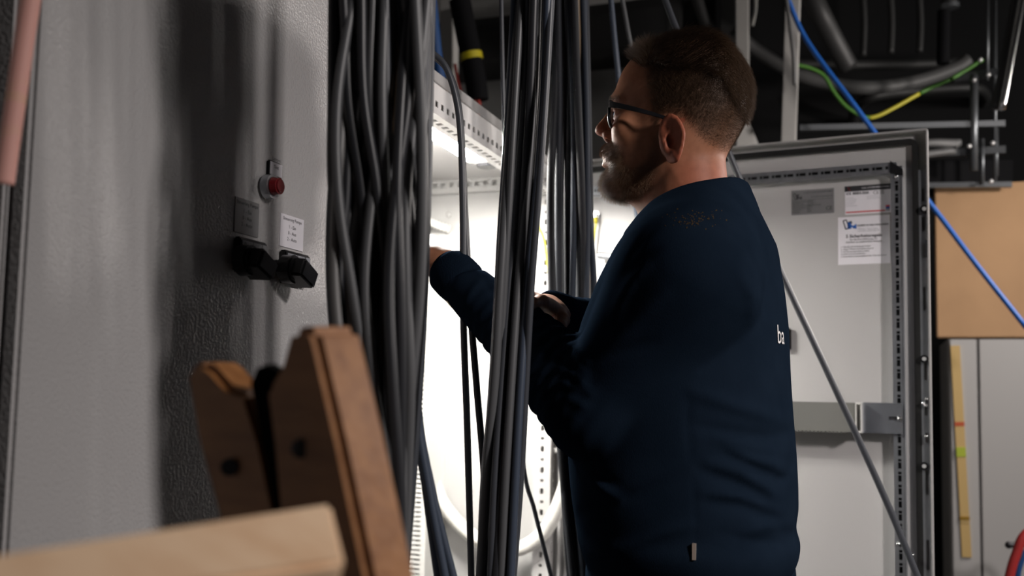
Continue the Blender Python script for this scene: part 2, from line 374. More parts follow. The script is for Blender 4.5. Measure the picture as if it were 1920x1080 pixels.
mb = MB(); mb.ball(D(sb - .006, .031, zs), .006, n=8); mb.box((sa + .03, .026, zs - .006), (sb - .004, .027, zs + .006), M['dark'], D); mb.mats.insert(0, M['steel']); mb.mi = [0] * (len(mb.f) - 6) + [1] * 6
mb.build('bracket_bolt', M['steel'], door)
# lock rod strip at the free edge
sl = toD(1734, 600, .012)[0]
mb = MB(); zl0, zl1 = DZ0 + .05, toD(1734, 318, .012)[1]
perf(mb, lambda a, b, c: D(sl - .0085 + b, .012 - c, zl0 + a), zl1 - zl0, .017, [(toD(1734, y, .012)[1] - zl0, l) for y, l in ((365, .028), (420, .03), (470, .03), (560, .05), (690, .05), (770, .02), (905, .05), (1040, .06))], .006)
mb.build('lock_rod', M['zinc'], door)
for y in (392, 673, 874):
    a, z = toD(1733, y, .018); mb = MB(); mb.cyl(D(a, .010, z), n_, .0085, .010, 20, M['black']); mb.cyl(D(a, .0195, z), n_, .0042, .003, 16, M['zincw']); mb.build('rod_guide', M['black'], door, smooth=.7)
for y0_, y1_, w in ((308, 345, .004), (450, 483, .004), (744, 756, .005), (812, 830, .005)):
    a, z1_ = toD(1737, y0_, .02); z0_ = toD(1737, y1_, .02)[1]; mb = MB(); mb.box((a - w / 2, .012, z0_), (a + w / 2, .022, z1_), None, D); mb.build('lock_fitting', M['steel'], door, bevel=.0008)
for y in (748, 756, 818, 760): a, z = toD(1731 + (y % 7), y, .02); mb = MB(); mb.ball(D(a, .0195, z), .004, n=6); mb.build('screw', M['steel'], door, smooth=3)
# left part: earth stud with yellow green wire, rounded stay bar, black clip
a, z = toD(1117, 403, .01); mb = MB(); mb.cyl(D(a, 0, z), n_, .009, .012, 20); mb.cyl(D(a, .012, z), n_, .005, .012, 12); mb.build('earth_stud', M['steel'], door, smooth=.7)
mb = MB(); P = [D(*[toD(x, y, .015)[0], .016, toD(x, y, .015)[1]]) for x, y in ((1117, 408), (1118, 418), (1115, 440), (1112, 470))]
mb.tube(P[:2], .005, 8, M['yel']); mb.tube(spline(P[1:], 6), .0028, 8, M['yel']); mb.build('earth_wire', M['yel'], door, smooth=3)
mb = MB(); mb.tube(spline([D(*[toD(x, y, .02)[0], .03, toD(x, y, .02)[1]]) for x, y in ((1128, 480), (1150, 482), (1175, 486), (1240, 496))], 5), .0085, 12); mb.ball(D(toD(1128, 480, .02)[0], .03, toD(1128, 480, .02)[1]), .0085, n=10)
mb.build('stay_bar', M['zinc'], door, smooth=3)
a, z = toD(1476, 636, .01); mb = MB(); mb.box((a - .008, 0, z - .025), (a + .008, .014, z + .025), None, D); mb.build('clip', M['black'], door, bevel=.003)

# --- stickers on the door
def sticker(name, quad_px, m, label):
    (xa, ya_), (xb, yb_) = quad_px  # upper-left, lower-right
    s0, z1 = toD(xa, ya_); s1, _ = toD(xb, (ya_ + yb_) / 2); _, z0 = toD(xa, yb_)
    mb = MB(); mb.box((s0, .0002, z0), (s1, .0008, z1), m, D); mb.T = lambda x, y: D(s0 + x, .0011, z1 + y); mb.w = s1 - s0; mb.h = z1 - z0
    mb.rect = lambda x0, y0, x1, y1, q, e=.0010: mb.box((s0 + x0, .0008, z1 + y1), (s0 + x1, e, z1 + y0), q, D)
    mb.tx = lambda t, x, y, size, q, al='LEFT': mb.text(t, size, lambda a, b: D(s0 + x + a, .0012, z1 + y + b), q, al)
    return mb
def emblem(mb, x, y, k, ink, fill):
    def quad(pts, q, e): 
        s0 = mb.T(0, 0)
        mb.add([mb.T(x + a * k, y + b * k) for a, b in pts], [tuple(range(len(pts)))], q)
    def line(pts, q, w=.05):
        for (a, b), (c, d) in zip(pts, pts[1:] + pts[:1]):
            l = math.hypot(c - a, d - b); nx, ny = -(d - b) / l * w, (c - a) / l * w
            mb.add([mb.T(x + (a + nx) * k, y + (b + ny) * k), mb.T(x + (c + nx) * k, y + (d + ny) * k), mb.T(x + (c - nx) * k, y + (d - ny) * k), mb.T(x + (a - nx) * k, y + (b - ny) * k)], [(0, 1, 2, 3)], q)
    line([(0, .12), (.30, .22), (.58, -.62), (.25, -.72)], ink)
    line([(.55, 0), (.8, .04), (.8, -.2)], ink, .04)
    quad([(.40, -.05), (.72, -.02), (.74, -.28), (.95, -.42), (1.25, -.22), (1.25, -.72), (.95, -.66), (.80, -.50), (.74, -.70), (.42, -.72)], fill, 0)
mb = sticker('n', ((1484, 358), (1564, 404)), M['plate'], '')
q = M['plateink']; w, h = mb.w, mb.h
emblem(mb, .004, -.010, .015, q, q); mb.tx('HUBER SCHALTANLAGEN GMBH', w - .003, -.008, .0042, q, 'RIGHT'); mb.tx('www.huber-schaltanlagen.de', w - .003, -.018, .0040, q, 'RIGHT')
mb.rect(.003, -.0225, w - .003, -.0230, q)
for i, (a, b) in enumerate((('Anlagennummer:', '230507'), ('Bezeichnung:', 'HV E03'), ('Bemessungsspannung:', '400/230V 50Hz'), ('Bemessungsstrom:', '125 A'), ('Schutzart:', 'IP54'), ('Baujahr:', '2023'))):
    mb.tx(a, .003, -.0275 - i * .0046, .0046, q); mb.tx(b, .034, -.0275 - i * .0046, .0046, q)
mb.tx('CE', w - .018, -.048, .012, q); mb.build('nameplate', M['plate'], door, label='grey foil nameplate with dark print')
mb = sticker('n', ((1584, 350), (1671, 403)), M['white'], ''); w, h = mb.w, mb.h
mb.rect(0, 0, w, -.012, M['ink'], .0011); mb.tx('VX25. SYSTEM PERFECTION.', w - .003, -.0075, .0046, M['white'], 'RIGHT')
for sx in (1, -1):
    mb.add([mb.T(.0085 + sx * -.0045, -.0015), mb.T(.0085 + sx * -.0018, -.0015), mb.T(.0085 + sx * .0045, -.0105), mb.T(.0085 + sx * .0018, -.0105)], [(0, 1, 2, 3)], M['red'] if sx > 0 else M['redlens'])
[mb.tx('VX 8884.000', .002 + k, -.0195, .0088, M['ink']) for k in (0, .0004)]; mb.tx('CE', .058, -.021, .010, M['ink']); mb.tx('UL', .043, -.019, .007, M['greyink']); mb.tx('UK', .073, -.017, .0055, M['ink']); mb.tx('CA', .073, -.0215, .0055, M['ink'])
for i in range(6): mb.rect(.002, -.026 - i * .0035, .018 + (i * 7 % 9) * .001, -.0267 - i * .0035, M['greyink'])
for i in range(3): mb.rect(.045, -.024 - i * .003, .068 + i * .003, -.0246 - i * .003, M['greyink'])
mb.rect(.002, -h + .0062, w - .012, -h + .0036, M['red']); mb.rect(w - .011, -h + .016, w - .003, -h + .0125, M['red']); mb.rect(w - .011, -h + .0125, w - .003, -h + .008, M['blue']); mb.rect(w - .011, -h + .008, w - .003, -h + .003, M['greyink'])
mb.build('type_label', M['white'], door, label='white type label with black header and red line')
mb = sticker('n', ((1571, 408), (1669, 497)), M['white'], ''); w, h = mb.w, mb.h
emblem(mb, .011, -.011, .022, M['ink'], M['blue'])
[mb.tx('HUBER SCHALTANLAGEN', .040 + k, -.022, .0054, M['ink']) for k in (0, .0003)]; mb.tx('GmbH', .040, -.026, .003, M['greyink']); mb.tx('Installation - Steuerungsbau', .041, -.0295, .0038, M['greyink']); mb.tx('www.huber-schaltanlagen.de', .041, -.0335, .0038, M['greyink'])
[mb.tx('5 Sicherheitsregeln', w * .5 + k, -.046 + j, .0096, M['ink'], 'CENTER') for k, j in ((0, 0), (.0004, 0), (.0002, .0003))]; mb.tx('für die Durchführung von', w * .5, -.052, .0055, M['ink'], 'CENTER'); mb.tx('Arbeiten an elektrischen Anlagen', w * .5, -.0575, .0055, M['ink'], 'CENTER')
for i, t in enumerate(('1. Allpolig und allseitig abschalten!', '2. Gegen Wiedereinschalten sichern!', '3. Auf Spannungsfreiheit prüfen!', '4. Erden und kurzschließen!', '5. Benachbarte spannungsführende Teile abdecken!')):
    mb.tx(t, .006, -.067 - i * .0053, .0045, M['ink'])
mb.build('safety_notice', M['white'], door, label='white paper notice with five safety rules')

# --- lamp under the roof
lx0, lx1 = onP(880, 302, (0, 0, 1.832), Vector((0, 0, 1))).x, -.046; ly1 = onP(915, 299, (0, 0, 1.832), Vector((0, 0, 1))).y
lamp = empty('enclosure_lamp', ((lx0 + lx1) / 2, 1.78, 1.83), label='bright white strip lamp fixed under the cabinet roof', cat='lamp')
mb = MB(); mb.box((lx0 - .006, 1.55, 1.834), (lx1 + .004, ly1 + .09, ZT - .0215)); mb.build('housing', M['duct'], lamp, bevel=.003)
mb = MB(); mb.box((lx0, 1.64, 1.829), (lx1, ly1, 1.834)); mb.build('diffuser', mat('lamp_diffuser', (.9, .9, .9), .5, emit=((1, .965, .90), LAMP_STRENGTH)), lamp)
mb = MB(); mb.box((lx0, 1.555, 1.831), (lx1, 1.63, 1.834)); mb.box((lx0 + .01, 1.565, 1.830), (lx0 + .03, 1.60, 1.831), M['dark']); mb.box((lx0 + .036, 1.565, 1.830), (lx0 + .05, 1.60, 1.831), M['dark']); mb.mats.insert(0, M['plate']); mb.mi = [0] * 6 + [1] * 12; mb.build('socket_panel', M['plate'], lamp)
mb = MB(); c = Vector(((lx0 + lx1) / 2, ly1 + .05, 1.833)); mb.tube([c, c - Vector((0, 0, .006))], [.024, .020], 24); mb.build('motion_sensor', M['black'], lamp, smooth=.7)
mb = MB(); mb.box((-.36, 1.62, 1.838), (-.20, 1.95, ZT - .0215)); mb.build('roof_box', M['duct'], oc, bevel=.003)

# --- white corrugated conduit loop and spiral wrap inside the cabinet
def corrugated(name, P, r, m, amp=.0015, pitch=.0045, **pr):
    P = spline(P, 40); L = [0]
    for a, b in zip(P, P[1:]): L.append(L[-1] + (b - a).length)
    n = int(L[-1] / pitch * 4); out = []; rr = []; j = 0
    for i in range(n + 1):
        s = L[-1] * i / n
        while j < len(L) - 2 and L[j + 1] < s: j += 1
        out.append(P[j].lerp(P[j + 1], (s - L[j]) / max(L[j + 1] - L[j], 1e-6))); rr.append(r + amp * math.sin(2 * math.pi * i / 4))
    mb = MB(); mb.tube(out, rr, 14); return mb.build(name, m, smooth=3, **pr)
YC = HY - .062
corrugated('corrugated_conduit', [onY(x, y, YC + k) for x, y, k in ((790, 840, .02), (815, 905, .02), (838, 955, .012), (890, 1008, .005), (960, 1030, 0), (1010, 1008, 0), (1042, 960, -.01), (1066, 890, -.02), (1080, 800, -.02), (1084, 700, -.02))], .0165, M['pvc'], label='white corrugated conduit hanging in a loop inside the open cabinet', cat='conduit')
corrugated('spiral_wrap', [onY(786, 408, HY - .09), onY(820, 422, HY - .05), onY(842, 430, HY - .03)], .009, M['pvc'], pitch=.009, amp=.0025, label='short white spiral wrap sticking out above the hand', cat='cable wrap')

# ------------------------------------------------------------------ closed cabinets at left
def closed_cabinet(y0, y1, label, m, fx=0.):
    r = empty('switchgear_cabinet', (fx - .2, (y0 + y1) / 2, 0), label=label, cat='cabinet')
    mb = MB(); mb.box((fx - .42, y0, .1), (fx - .022, y1, 1.9)); mb.build('body', m, r, bevel=.003)
    mb = MB(); mb.box((fx - .41, y0 + .01, 0), (fx - .03, y1 - .01, .1)); mb.build('plinth', M['dark'], r)
    mb = MB(); mb.box((fx - .020, y0 + .004, .11), (fx, y1 - .004, 1.89)); d = mb.build('door', m, r, bevel=.004, smooth=.5)
    return r, d
yl = onX(40, 540, 0).y - .004
lc, ld = closed_cabinet(yl, Y0 - .03, 'closed grey cabinet with two black rotary switches beside the wooden ladder', M['gloss'])
closed_cabinet(yl - .83, yl - .035, 'dark grey cabinet edge behind the pink strap', M['paint'], -.0)
# switches: plate, label, knob
def xq(px, py, x=.0): p = onX(px, py, x); return p.y, p.z
def rotary(plate_px, lab_px, knob_px, lab, m_plate, m_lab):
    (y0, z1), (y1, z0) = xq(*plate_px[0]), xq(*plate_px[1])
    mb = MB(); mb.box((0, y0, z0), (.010, y1, z1)); sw = mb.build('rotary_switch', M['black'], ld, bevel=.002, label='rotary switch in ' + lab)
    mb = MB(); mb.box((.010, y0 + .004, z0 + .004), (.0112, y1 - .002, z1 - .004), m_plate)
    for t, fy, fz in (('0', .12, .72), ('1', .40, .78), ('2', .72, .78)): mb.text(t, .009, lambda a, b: (.0115, y0 + (y1 - y0) * fy + a, z0 + (z1 - z0) * fz + b), M['ink'])
    mb.build('dial_plate', m_plate, sw)
    cy, cz = xq(*knob_px, .025); mb = MB(); mb.cyl((.0112, cy, cz), (1, 0, 0), .019, .020, 28, r2=.018)
    T = lambda a, b, c: (.031 + a, cy + b * math.cos(.5) + c * math.sin(.5), cz - b * math.sin(.5) * .55 + c)
    mb.hexa([T(-.016, -.012, -.010), T(.016, -.010, -.012), T(.020, .026, -.018), T(-.016, .026, -.016), T(-.016, -.012, .014), T(.016, -.010, .012), T(.020, .026, .004), T(-.016, .026, .006)])
    mb.build('knob', M['black'], sw, bevel=.003, smooth=.6)
    (a0, b1), (a1, b0) = xq(*lab_px[0]), xq(*lab_px[1])
    mb = MB(); mb.box((0, a0, b0), (.0015, a1, b1), m_lab)
    wy = a1 - a0; hz = b1 - b0
    mb.text('Steuerung Pumpe', .0062, lambda a, b: (.0017, a0 + wy * .5 + a, b0 + hz * .83 + b), M['ink'], 'CENTER')
    for i, t in enumerate(('1 - Ein', '0 - Aus', '2 - Auto')): mb.text(t, .0066, lambda a, b: (.0017, a0 + wy * .5 + a, b0 + hz * (.60 - .19 * i) + b), M['ink'], 'CENTER')
    mb.build('switch_label', m_lab, sw)
rotary(((523, 468), (568, 540)), ((525, 399), (566, 472)), (548, 505), 'front of the bundle, bright plate', M['alu'], M['white'])
rotary(((437, 443), (487, 520)), ((440, 368), (482, 446)), (468, 488), 'the dark band, plate greyed for shade', M['plate'], M['plate'])  # plate and label in darker greys, standing for the band's shade
y0, z1 = xq(499, 298); y1, z0 = xq(523, 366)
mb = MB(); mb.box((0, y0, z0 + .004), (.004, y1, z1)); bt = mb.build('push_button', M['black'], ld, bevel=.002)
mb = MB(); zc = z1 - (z1 - z0) * .46; mb.box((.004, y0 + .003, zc), (.0048, y1 - .002, z1 - .002), M['white'])
mb.text('Lampen', .0062, lambda a, b: (.005, (y0 + y1) / 2 + a, zc + .019 + b), M['ink'], 'CENTER'); mb.text('Test', .0062, lambda a, b: (.005, (y0 + y1) / 2 + a, zc + .009 + b), M['ink'], 'CENTER'); mb.build('button_label', M['white'], bt)
cy, cz = xq(508, 350, .01); mb = MB(); mb.cyl((.004, cy, cz), (1, 0, 0), .0155, .010, 28); mb.build('bezel', M['zinc'], bt, smooth=.7)
mb = MB(); mb.cyl((.013, cy, cz), (1, 0, 0), .0125, .012, 28, r2=.010); mb.build('button_cap', M['redlens'], bt, smooth=.9, bevel=.002, label='red button cap')

# ------------------------------------------------------------------ hanging cables
def cable(P, r, m, label, group=None, name='cable', cat='cable', n=9, seg=10, top=None, bottom=None):
    P = spline(P, seg)
    def run(p, q, z):   # carry on from the last bend, turning towards the vertical
        d = (q - p).normalized(); out = []; s = 1 if z > q.z else -1; h = Vector((d.x, d.y, 0)) / max(abs(d.z), .3); k = abs(z - q.z)
        for t in (.12, .25, .4, .6, .8, 1): out.append(q + h * (1 - math.exp(-1.6 * t * k)) / 1.6 + Vector((0, 0, s * k * t)))
        return out
    if top: P = run(P[1], P[0], top)[::-1] + P
    if bottom is not None: P = P + run(P[-2], P[-1], bottom)
    mb = MB(); mb.tube(P, r, n); return mb.build(name, m, smooth=3, label=label, cat=cat, group=group)
def lerp_edge(E, y):
    for (xa, ya), (xb, yb) in zip(E, E[1:]):
        if ya <= y <= yb: return xa + (xb - xa) * (y - ya) / (yb - ya)
    return E[-1][0] if y > E[-1][1] else E[0][0]
def bundle(n, EL, ER, d0, d1, r, mats, label, group, ys, swap=.12, tan=None, order=None):
    fr = [(i + .5) / n for i in range(n)]
    for i, t in enumerate(fr):
        d = d0 + (d1 - d0) * R.random(); P = []; tt = t
        ph = R.random() * 6.28; am = R.uniform(.3, 1) * swap
        for j, y in enumerate(ys):
            k = min(max(tt + am * math.sin(ph + j * 1.15), .0), 1)
            a, b = lerp_edge(EL, y), lerp_edge(ER, y); P.append(at(a + (b - a) * k, y, d + .012 * math.sin(ph + j * .8)))
        rr = R.choice(r); m = R.choice(mats); lab = label
        if tan is not None and i == tan: m = CTAN; rr = min(r); lab = 'single tan cable among the grey ones, ' + group
        cable(P, rr, m, lab, group if lab == label else None, top=3.09, bottom=.012)
YS = (0, 180, 360, 540, 720, 900, 1080)
g1 = 'cables in the left bundle by the closed cabinet'
bundle(26, [(626, 0), (622, 540), (650, 800), (705, 1080)], [(800, 0), (790, 540), (770, 800), (752, 1080)], 1.0, 1.05, [.006, .007], [CAB[2], CAB[5], CAB[1]], 'dark cable at the back of the left bundle beside the closed cabinet', 'dark cables at the back of the left bundle', YS, .15)
bundle(34, [(632, 0), (628, 540), (655, 800), (715, 1080)], [(800, 0), (786, 540), (766, 800), (756, 1080)], .94, .995, [.0045, .005, .0058], [CAB[0], CAB[1], CAB[2], CAB[0], CAB[3]], 'grey cable in the left bundle hanging beside the closed cabinet', g1, YS, .17)
cable([at(742, -5, .97), at(747, 120, .97), at(738, 260, .98), at(722, 400, .99), at(706, 520, 1.0), at(715, 800, 1.02), at(735, 1080, 1.03)], .0038, CTAN, 'thin tan cable winding down the front of the left bundle', top=3.09, bottom=.012)
cable([at(806, -5, 1.06), at(800, 300, 1.06), at(792, 560, 1.06), at(778, 800, 1.06), at(756, 1080, 1.06)], .0062, CAB[1], 'straight slate cable forming the right edge of the left bundle', top=3.09, bottom=.012)
cable([at(795, -5, 1.08), at(790, 300, 1.08), at(783, 560, 1.08), at(772, 800, 1.08), at(748, 1080, 1.08)], .0055, CAB[0], 'straight grey cable just inside the right edge of the left bundle', top=3.09, bottom=.012)
for k, (a, b, c) in enumerate(((781, 806, 836), (783, 812, 852), (779, 800, 822))):
    cable([at(788 - k * 2, 560, 1.10 + .015 * k), at(a, 760, 1.10 + .015 * k), at(b, 930, 1.10 + .015 * k), at(c, 1090, 1.10 + .015 * k)], .0048, CAB[4], ('blue grey cable bending right below the left bundle, middle one', 'blue grey cable bending furthest right below the left bundle', 'blue grey cable bending least below the left bundle')[k], top=3.0, bottom=.012)
g2 = 'cables in the centre bundle before the forearm'
EL2 = [(968, 0), (955, 250), (941, 470), (925, 700), (906, 900), (896, 1080)]; ER2 = [(1036, 0), (1024, 250), (1001, 500), (990, 650), (984, 800), (966, 1080)]
bundle(9, EL2, ER2, 1.27, 1.29, [.0052, .006], [CAB[2], CAB[5], CAB[1]], 'dark cable at the back of the centre bundle before the forearm', 'dark cables at the back of the centre bundle', YS, .05)
bundle(11, EL2, ER2, 1.22, 1.25, [.0045, .0052, .006], [CAB[0], CAB[1], CAB[2], CAB[1], CAB[4]], 'grey cable in the centre bundle hanging before the forearm', g2, YS, .05)
g3 = 'cables in the rear bundle before the open door'
EL3 = [(1040, 0), (1038, 250), (1032, 330), (1034, 540), (1042, 800), (1066, 1080)]; ER3 = [(1100, 0), (1103, 200), (1109, 400), (1114, 540), (1112, 800), (1118, 1080)]
bundle(10, EL3, ER3, 1.93, 1.98, [.006, .0075], [CAB_SHADE[1], CAB_SHADE[0]], 'dark cable at the back of the rear bundle before the open door', 'dark cables at the back of the rear bundle', YS, .08)
bundle(11, EL3, ER3, 1.84, 1.90, [.006, .0075], [CAB_SHADE[0], CAB_SHADE[1], CAB_SHADE[2], CAB_SHADE[3]], 'grey cable in the rear bundle hanging before the open door', g3, YS, .10, tan=8)
# loose strands between the bundles
cable([at(805, 95, 1.5), at(835, 125, 1.5), at(855, 185, 1.5), at(864, 260, 1.5), at(868, 400, 1.5), at(869, 600, 1.5), at(876, 800, 1.5), at(884, 1090, 1.5)], .0052, CAB[1], 'grey cable arching out beneath the roof edge and hanging left of the centre bundle', bottom=.012)
cable([at(807, 100, 1.52), at(838, 130, 1.52), at(858, 190, 1.52), at(866, 270, 1.52), at(873, 420, 1.52), at(882, 580, 1.5), at(895, 740, 1.49), at(908, 900, 1.48), at(912, 1090, 1.48)], .0052, CAB[2], 'dark cable arching beneath the roof edge and crossing behind the centre bundle', bottom=.012)
cable([at(964, 0, 1.24), at(951, 240, 1.24), at(938, 440, 1.24), at(930, 600, 1.24), at(919, 770, 1.24), at(908, 900, 1.24), at(905, 1080, 1.24)], .0046, CAB[4], 'blue grey cable running down the left edge of the centre bundle', top=3.09, bottom=.012)
cable([at(960, 560, 1.75), at(980, 860, 1.75), at(1003, 960, 1.75), at(1036, 1090, 1.75)], .004, CAB[1], 'thin dark cable slanting across the white conduit', top=3.0, bottom=.012)
cable([at(1236, -30, 1.98), at(1275, 70, 1.96), at(1330, 190, 1.94), at(1372, 300, 1.92), at(1462, 505, 1.90), at(1560, 715, 1.88), at(1660, 935, 1.86), at(1724, 1090, 1.84)], .0065, CAB[1], 'grey cable running diagonally behind the man in front of the open door', bottom=.012)
cable([at(1145, -5, 2.15), at(1153, 80, 2.15), at(1166, 200, 2.15), at(1186, 350, 2.15), at(1200, 440, 2.15), at(1215, 600, 2.15), at(1220, 900, 2.1)], .0062, CAB[4], 'blue grey cable hanging behind the forehead of the man', top=3.09, bottom=.012)
cable([at(1166, -5, 2.2), at(1176, 50, 2.2), at(1186, 110, 2.2), at(1200, 250, 2.18), at(1240, 600, 2.1)], .005, CAB[0], 'light grey cable vanishing behind the fringe of the man', top=3.09, bottom=.012)
cable([at(1002, 395, 2.3), at(1010, 425, 2.3), at(1020, 450, 2.3), at(1030, 520, 2.3)], .003, M['yel'], 'thin yellow wire beside the far cabinet post', name='earth_wire', cat='wire')
# left edge strap
cable([at(64, -40, .78), at(48, 60, .78), at(34, 160, .78), at(18, 270, .78), at(8, 345, .78)], .0078, M['pinkstrap'], 'pink strap with yellow patches hanging at the left cabinet edge', name='strap', cat='strap')

# ------------------------------------------------------------------ wooden ladder in front
lad = empty('wooden_ladder', at(560, 1500, .62), label='brown wooden folding ladder standing before the closed cabinet', cat='ladder')
TH = rad(34)
def stile(px, d, th, x0, name='stile', m='wood'):   # the broad face is turned away from the lamp side
    P = [at(x, y, d - (x - x0) / FPX * d * math.tan(TH)) for x, y in px]
    mb = MB(); mb.prism(P, (Dv * math.cos(TH) + Rv * math.sin(TH)) * th); return mb.build(name, M[m], lad, bevel=.005, smooth=.5)
Rv = MR @ Vector((1, 0, 0)); Dv = MR @ Vector((0, 0, -1)); Uv = MR @ Vector((0, 1, 0))
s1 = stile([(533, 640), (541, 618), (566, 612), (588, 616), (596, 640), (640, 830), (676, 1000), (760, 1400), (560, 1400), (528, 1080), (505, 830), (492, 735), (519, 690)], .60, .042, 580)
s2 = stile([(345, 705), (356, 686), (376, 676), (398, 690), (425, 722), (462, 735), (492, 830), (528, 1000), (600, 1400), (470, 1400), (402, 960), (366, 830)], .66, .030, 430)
for st, px, d in ((s1, (565, 840), .604), (s2, (432, 875), .657)):
    mb = MB(); mb.cyl(at(*px, d), -Dv, .006, .003, 16); mb.build('bolt', M['dark'], st, smooth=.7)
mb = MB(); mb.prism([at(x, y, .622) for x, y in ((470, 720), (482, 690), (500, 684), (530, 700), (545, 1000), (522, 1000), (486, 800))], Dv * .02); mb.build('hinge_shade_block', M['blackmat'], lad)  # black hinge block, enlarged as shade over the stile's lit side
mb = MB(); p = at(652, 800, .64); mb.tube([p - Uv * .014, p - Uv * .012, p + Uv * .012, p + Uv * .014], [.004, .008, .008, .004], 14); mb.build('hinge_pin', M['zincw'], lad, smooth=.8)
# step: lit sloping face
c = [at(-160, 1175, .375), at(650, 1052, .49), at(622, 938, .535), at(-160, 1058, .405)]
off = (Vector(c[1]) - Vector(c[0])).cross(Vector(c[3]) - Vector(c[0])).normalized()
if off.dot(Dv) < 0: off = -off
mb = MB(); mb.prism(c, off * .022); mb.build('step', M['woodlit'], lad, bevel=.003)
# the rest of the ladder below the frame stands on the floor
for px, d in ((650, .62), (535, .68)):
    p = at(px, 1390, d); q = Vector((p.x + .05, p.y - .02, 0.)); a = Rv * .03; b = Vector((Dv.x, Dv.y, 0)).normalized() * .04
    mb = MB(); mb.hexa([q - a, q + a, q + a + b, q - a + b, p - a, p + a, p + a + b, p - a + b]); mb.build('leg', M['wood'], lad)

# ------------------------------------------------------------------ background
def bgtube(P, r, m, label, name, cat, n=12, **k):
    mb = MB(); mb.tube(spline(P, 8) if len(P) > 2 else P, r, n); return mb.build(name, M[m], smooth=3, label=label, cat=cat, **k)
# grey cabinet and board at right
Yc = 3.40
xa = onY(1780, 800, Yc).x; xs = onY(1836, 800, Yc).x; zt2 = onY(1840, 634, Yc).z
sc_ = empty('storage_cabinet', (xa + .6, Yc + .2, 0), label='grey cabinet standing below the beige board at right', cat='cabinet')
mb = MB(); mb.box((xa, Yc + .02, 0), (xa + 1.5, Yc + .4, zt2)); mb.build('body', M['paint'], sc_, bevel=.004)
mb = MB(); mb.box((xa + .004, Yc, .02), (xs - .003, Yc + .019, zt2 - .004)); mb.build('side_strip', M['paint'], sc_, bevel=.003)
mb = MB(); mb.box((xs + .003, Yc, .02), (xs + .8, Yc + .019, zt2 - .004)); mb.build('door', M['paint'], sc_, bevel=.003)
xb_ = onY(1756, 600, Yc).x; zb3 = zt2 + .002; zt3 = onY(1800, 346, Yc).z
mb = MB(); mb.box((xb_, Yc + .0, zb3), (xb_ + 1.6, Yc + .03, zt3)); mb.build('board', M['board'], bevel=.003, label='beige board standing on the grey cabinet at right', cat='board')
# wooden rule on the cabinet front
a, b = onY(1791, 648, Yc - .006), onY(1813, 1045, Yc - .006); ax = (b - a).normalized(); sd = Vector((0, 1, 0)).cross(ax).normalized() * .0135
rl = empty('folding_rule', a.lerp(b, .5), label='pale wooden rule with red and green marks hanging on the grey cabinet', cat='ruler')
def slat(t0, t1, nm, m, dy, w=1.):
    p, q = a.lerp(b, t0), a.lerp(b, t1); mb = MB(); o = Vector((0, dy, 0)); th = Vector((0, .005, 0)); s = sd * w
    mb.hexa([p - s + o, p + s + o, p + s + o + th, p - s + o + th, q - s + o, q + s + o, q + s + o + th, q - s + o + th]); mb.build(nm, M[m], rl)
slat(0, .52, 'blade', 'rule', 0); slat(.50, .84, 'blade', 'rule', -.002, .95); slat(.82, 1, 'blade', 'rule', 0)
slat(.365, .385, 'red_mark', 'rulered', -.001, 1.02); slat(.485, .53, 'vial', 'rulegreen', -.004, 1.0); slat(.81, .825, 'brass_joint', 'brass', -.004, 1.0)
# black strap, blue cable, red hose
mb = MB(); mb.prism([at(x, y, 3.25) for x, y in ((1752, 300), (1773, 300), (1776, 420), (1776, 440), (1755, 440), (1756, 420))], Dv * .02); mb.build('strap', M['blackmat'], label='black strap hanging before the beige board', cat='strap')
bgtube([at(1470, -20, 2.95), at(1512, 75, 2.95), at(1600, 195, 2.9), at(1660, 275, 2.88), at(1752, 392, 2.85), at(1830, 495, 2.8), at(1925, 615, 2.75)], .0075, 'bluerope', 'bright blue cable stretched diagonally behind the door and past the beige board', 'cable', 'cable')
bgtube([at(1885, 1130, 2.6), at(1893, 1080, 2.6), at(1905, 1040, 2.6), at(1925, 1000, 2.6), at(1980, 980, 2.6), at(2040, 1060, 2.6), at(2040, 1300, 2.6), at(1960, 1640, 2.6)], .012, 'redhose', 'red hose curving up at the lower right corner', 'hose', 'hose')
bgtube([at(1905, 1100, 2.7), at(1912, 1060, 2.7), at(1930, 1030, 2.7), at(1990, 1010, 2.7), at(2010, 1300, 2.7), at(1990, 1560, 2.7)], .008, 'bluehose', 'dark blue cable looping inside the red hose', 'cable', 'cable')
mb = MB(); p = at(1905, 1022, 2.7); mb.tube([p - Rv * .02, p + Rv * .03], [.008, .008], 12); mb.ball(p - Rv * .02, .010, n=8); mb.tube([p + Rv * .01, p + Rv * .012 - Uv * .05], .006, 8); mb.build('hose_tap', M['dark'], smooth=.8, label='small black tap beside the red hose', cat='tap')
# white posts
def post(px, w, d, label, name='support_post', m='postw', bot=0.):
    (x0, y0), (x1, y1) = px; a, b = at(x0, y0, d), at(x1, y1, d); k = (a - b) / (a.z - b.z)
    p = b + k * (3.09 - b.z); q = b + k * (bot - b.z); s = Vector((w / 2, 0, 0)); t = Vector((0, w, 0))
    mb = MB(); mb.hexa([q - s, q + s, q + s + t, q - s + t, p - s, p + s, p + s + t, p - s + t]); return mb.build(name, M[m], bevel=.002, label=label, cat='post')
post(((1391, 0), (1391, 270)), .04, 3.3, 'white post rising behind the head of the man', m='postw')
post(((1364, 0), (1364, 270)), .05, 3.5, 'grey post directly left of the white post behind the head', m='pipe')
post(((1486, 0), (1478, 262)), .042, 3.0, 'slightly leaning white post behind the top of the open door')
mb = MB(); mb.prism([at(x, y, 3.28) for x, y in ((1382, 300), (1382, 225), (1403, 228), (1412, 245), (1428, 285), (1430, 300))], Dv * .02); mb.build('gusset_plate', M['postw'], label='white slanted plate between the neck of the man and the open door', cat='plate')
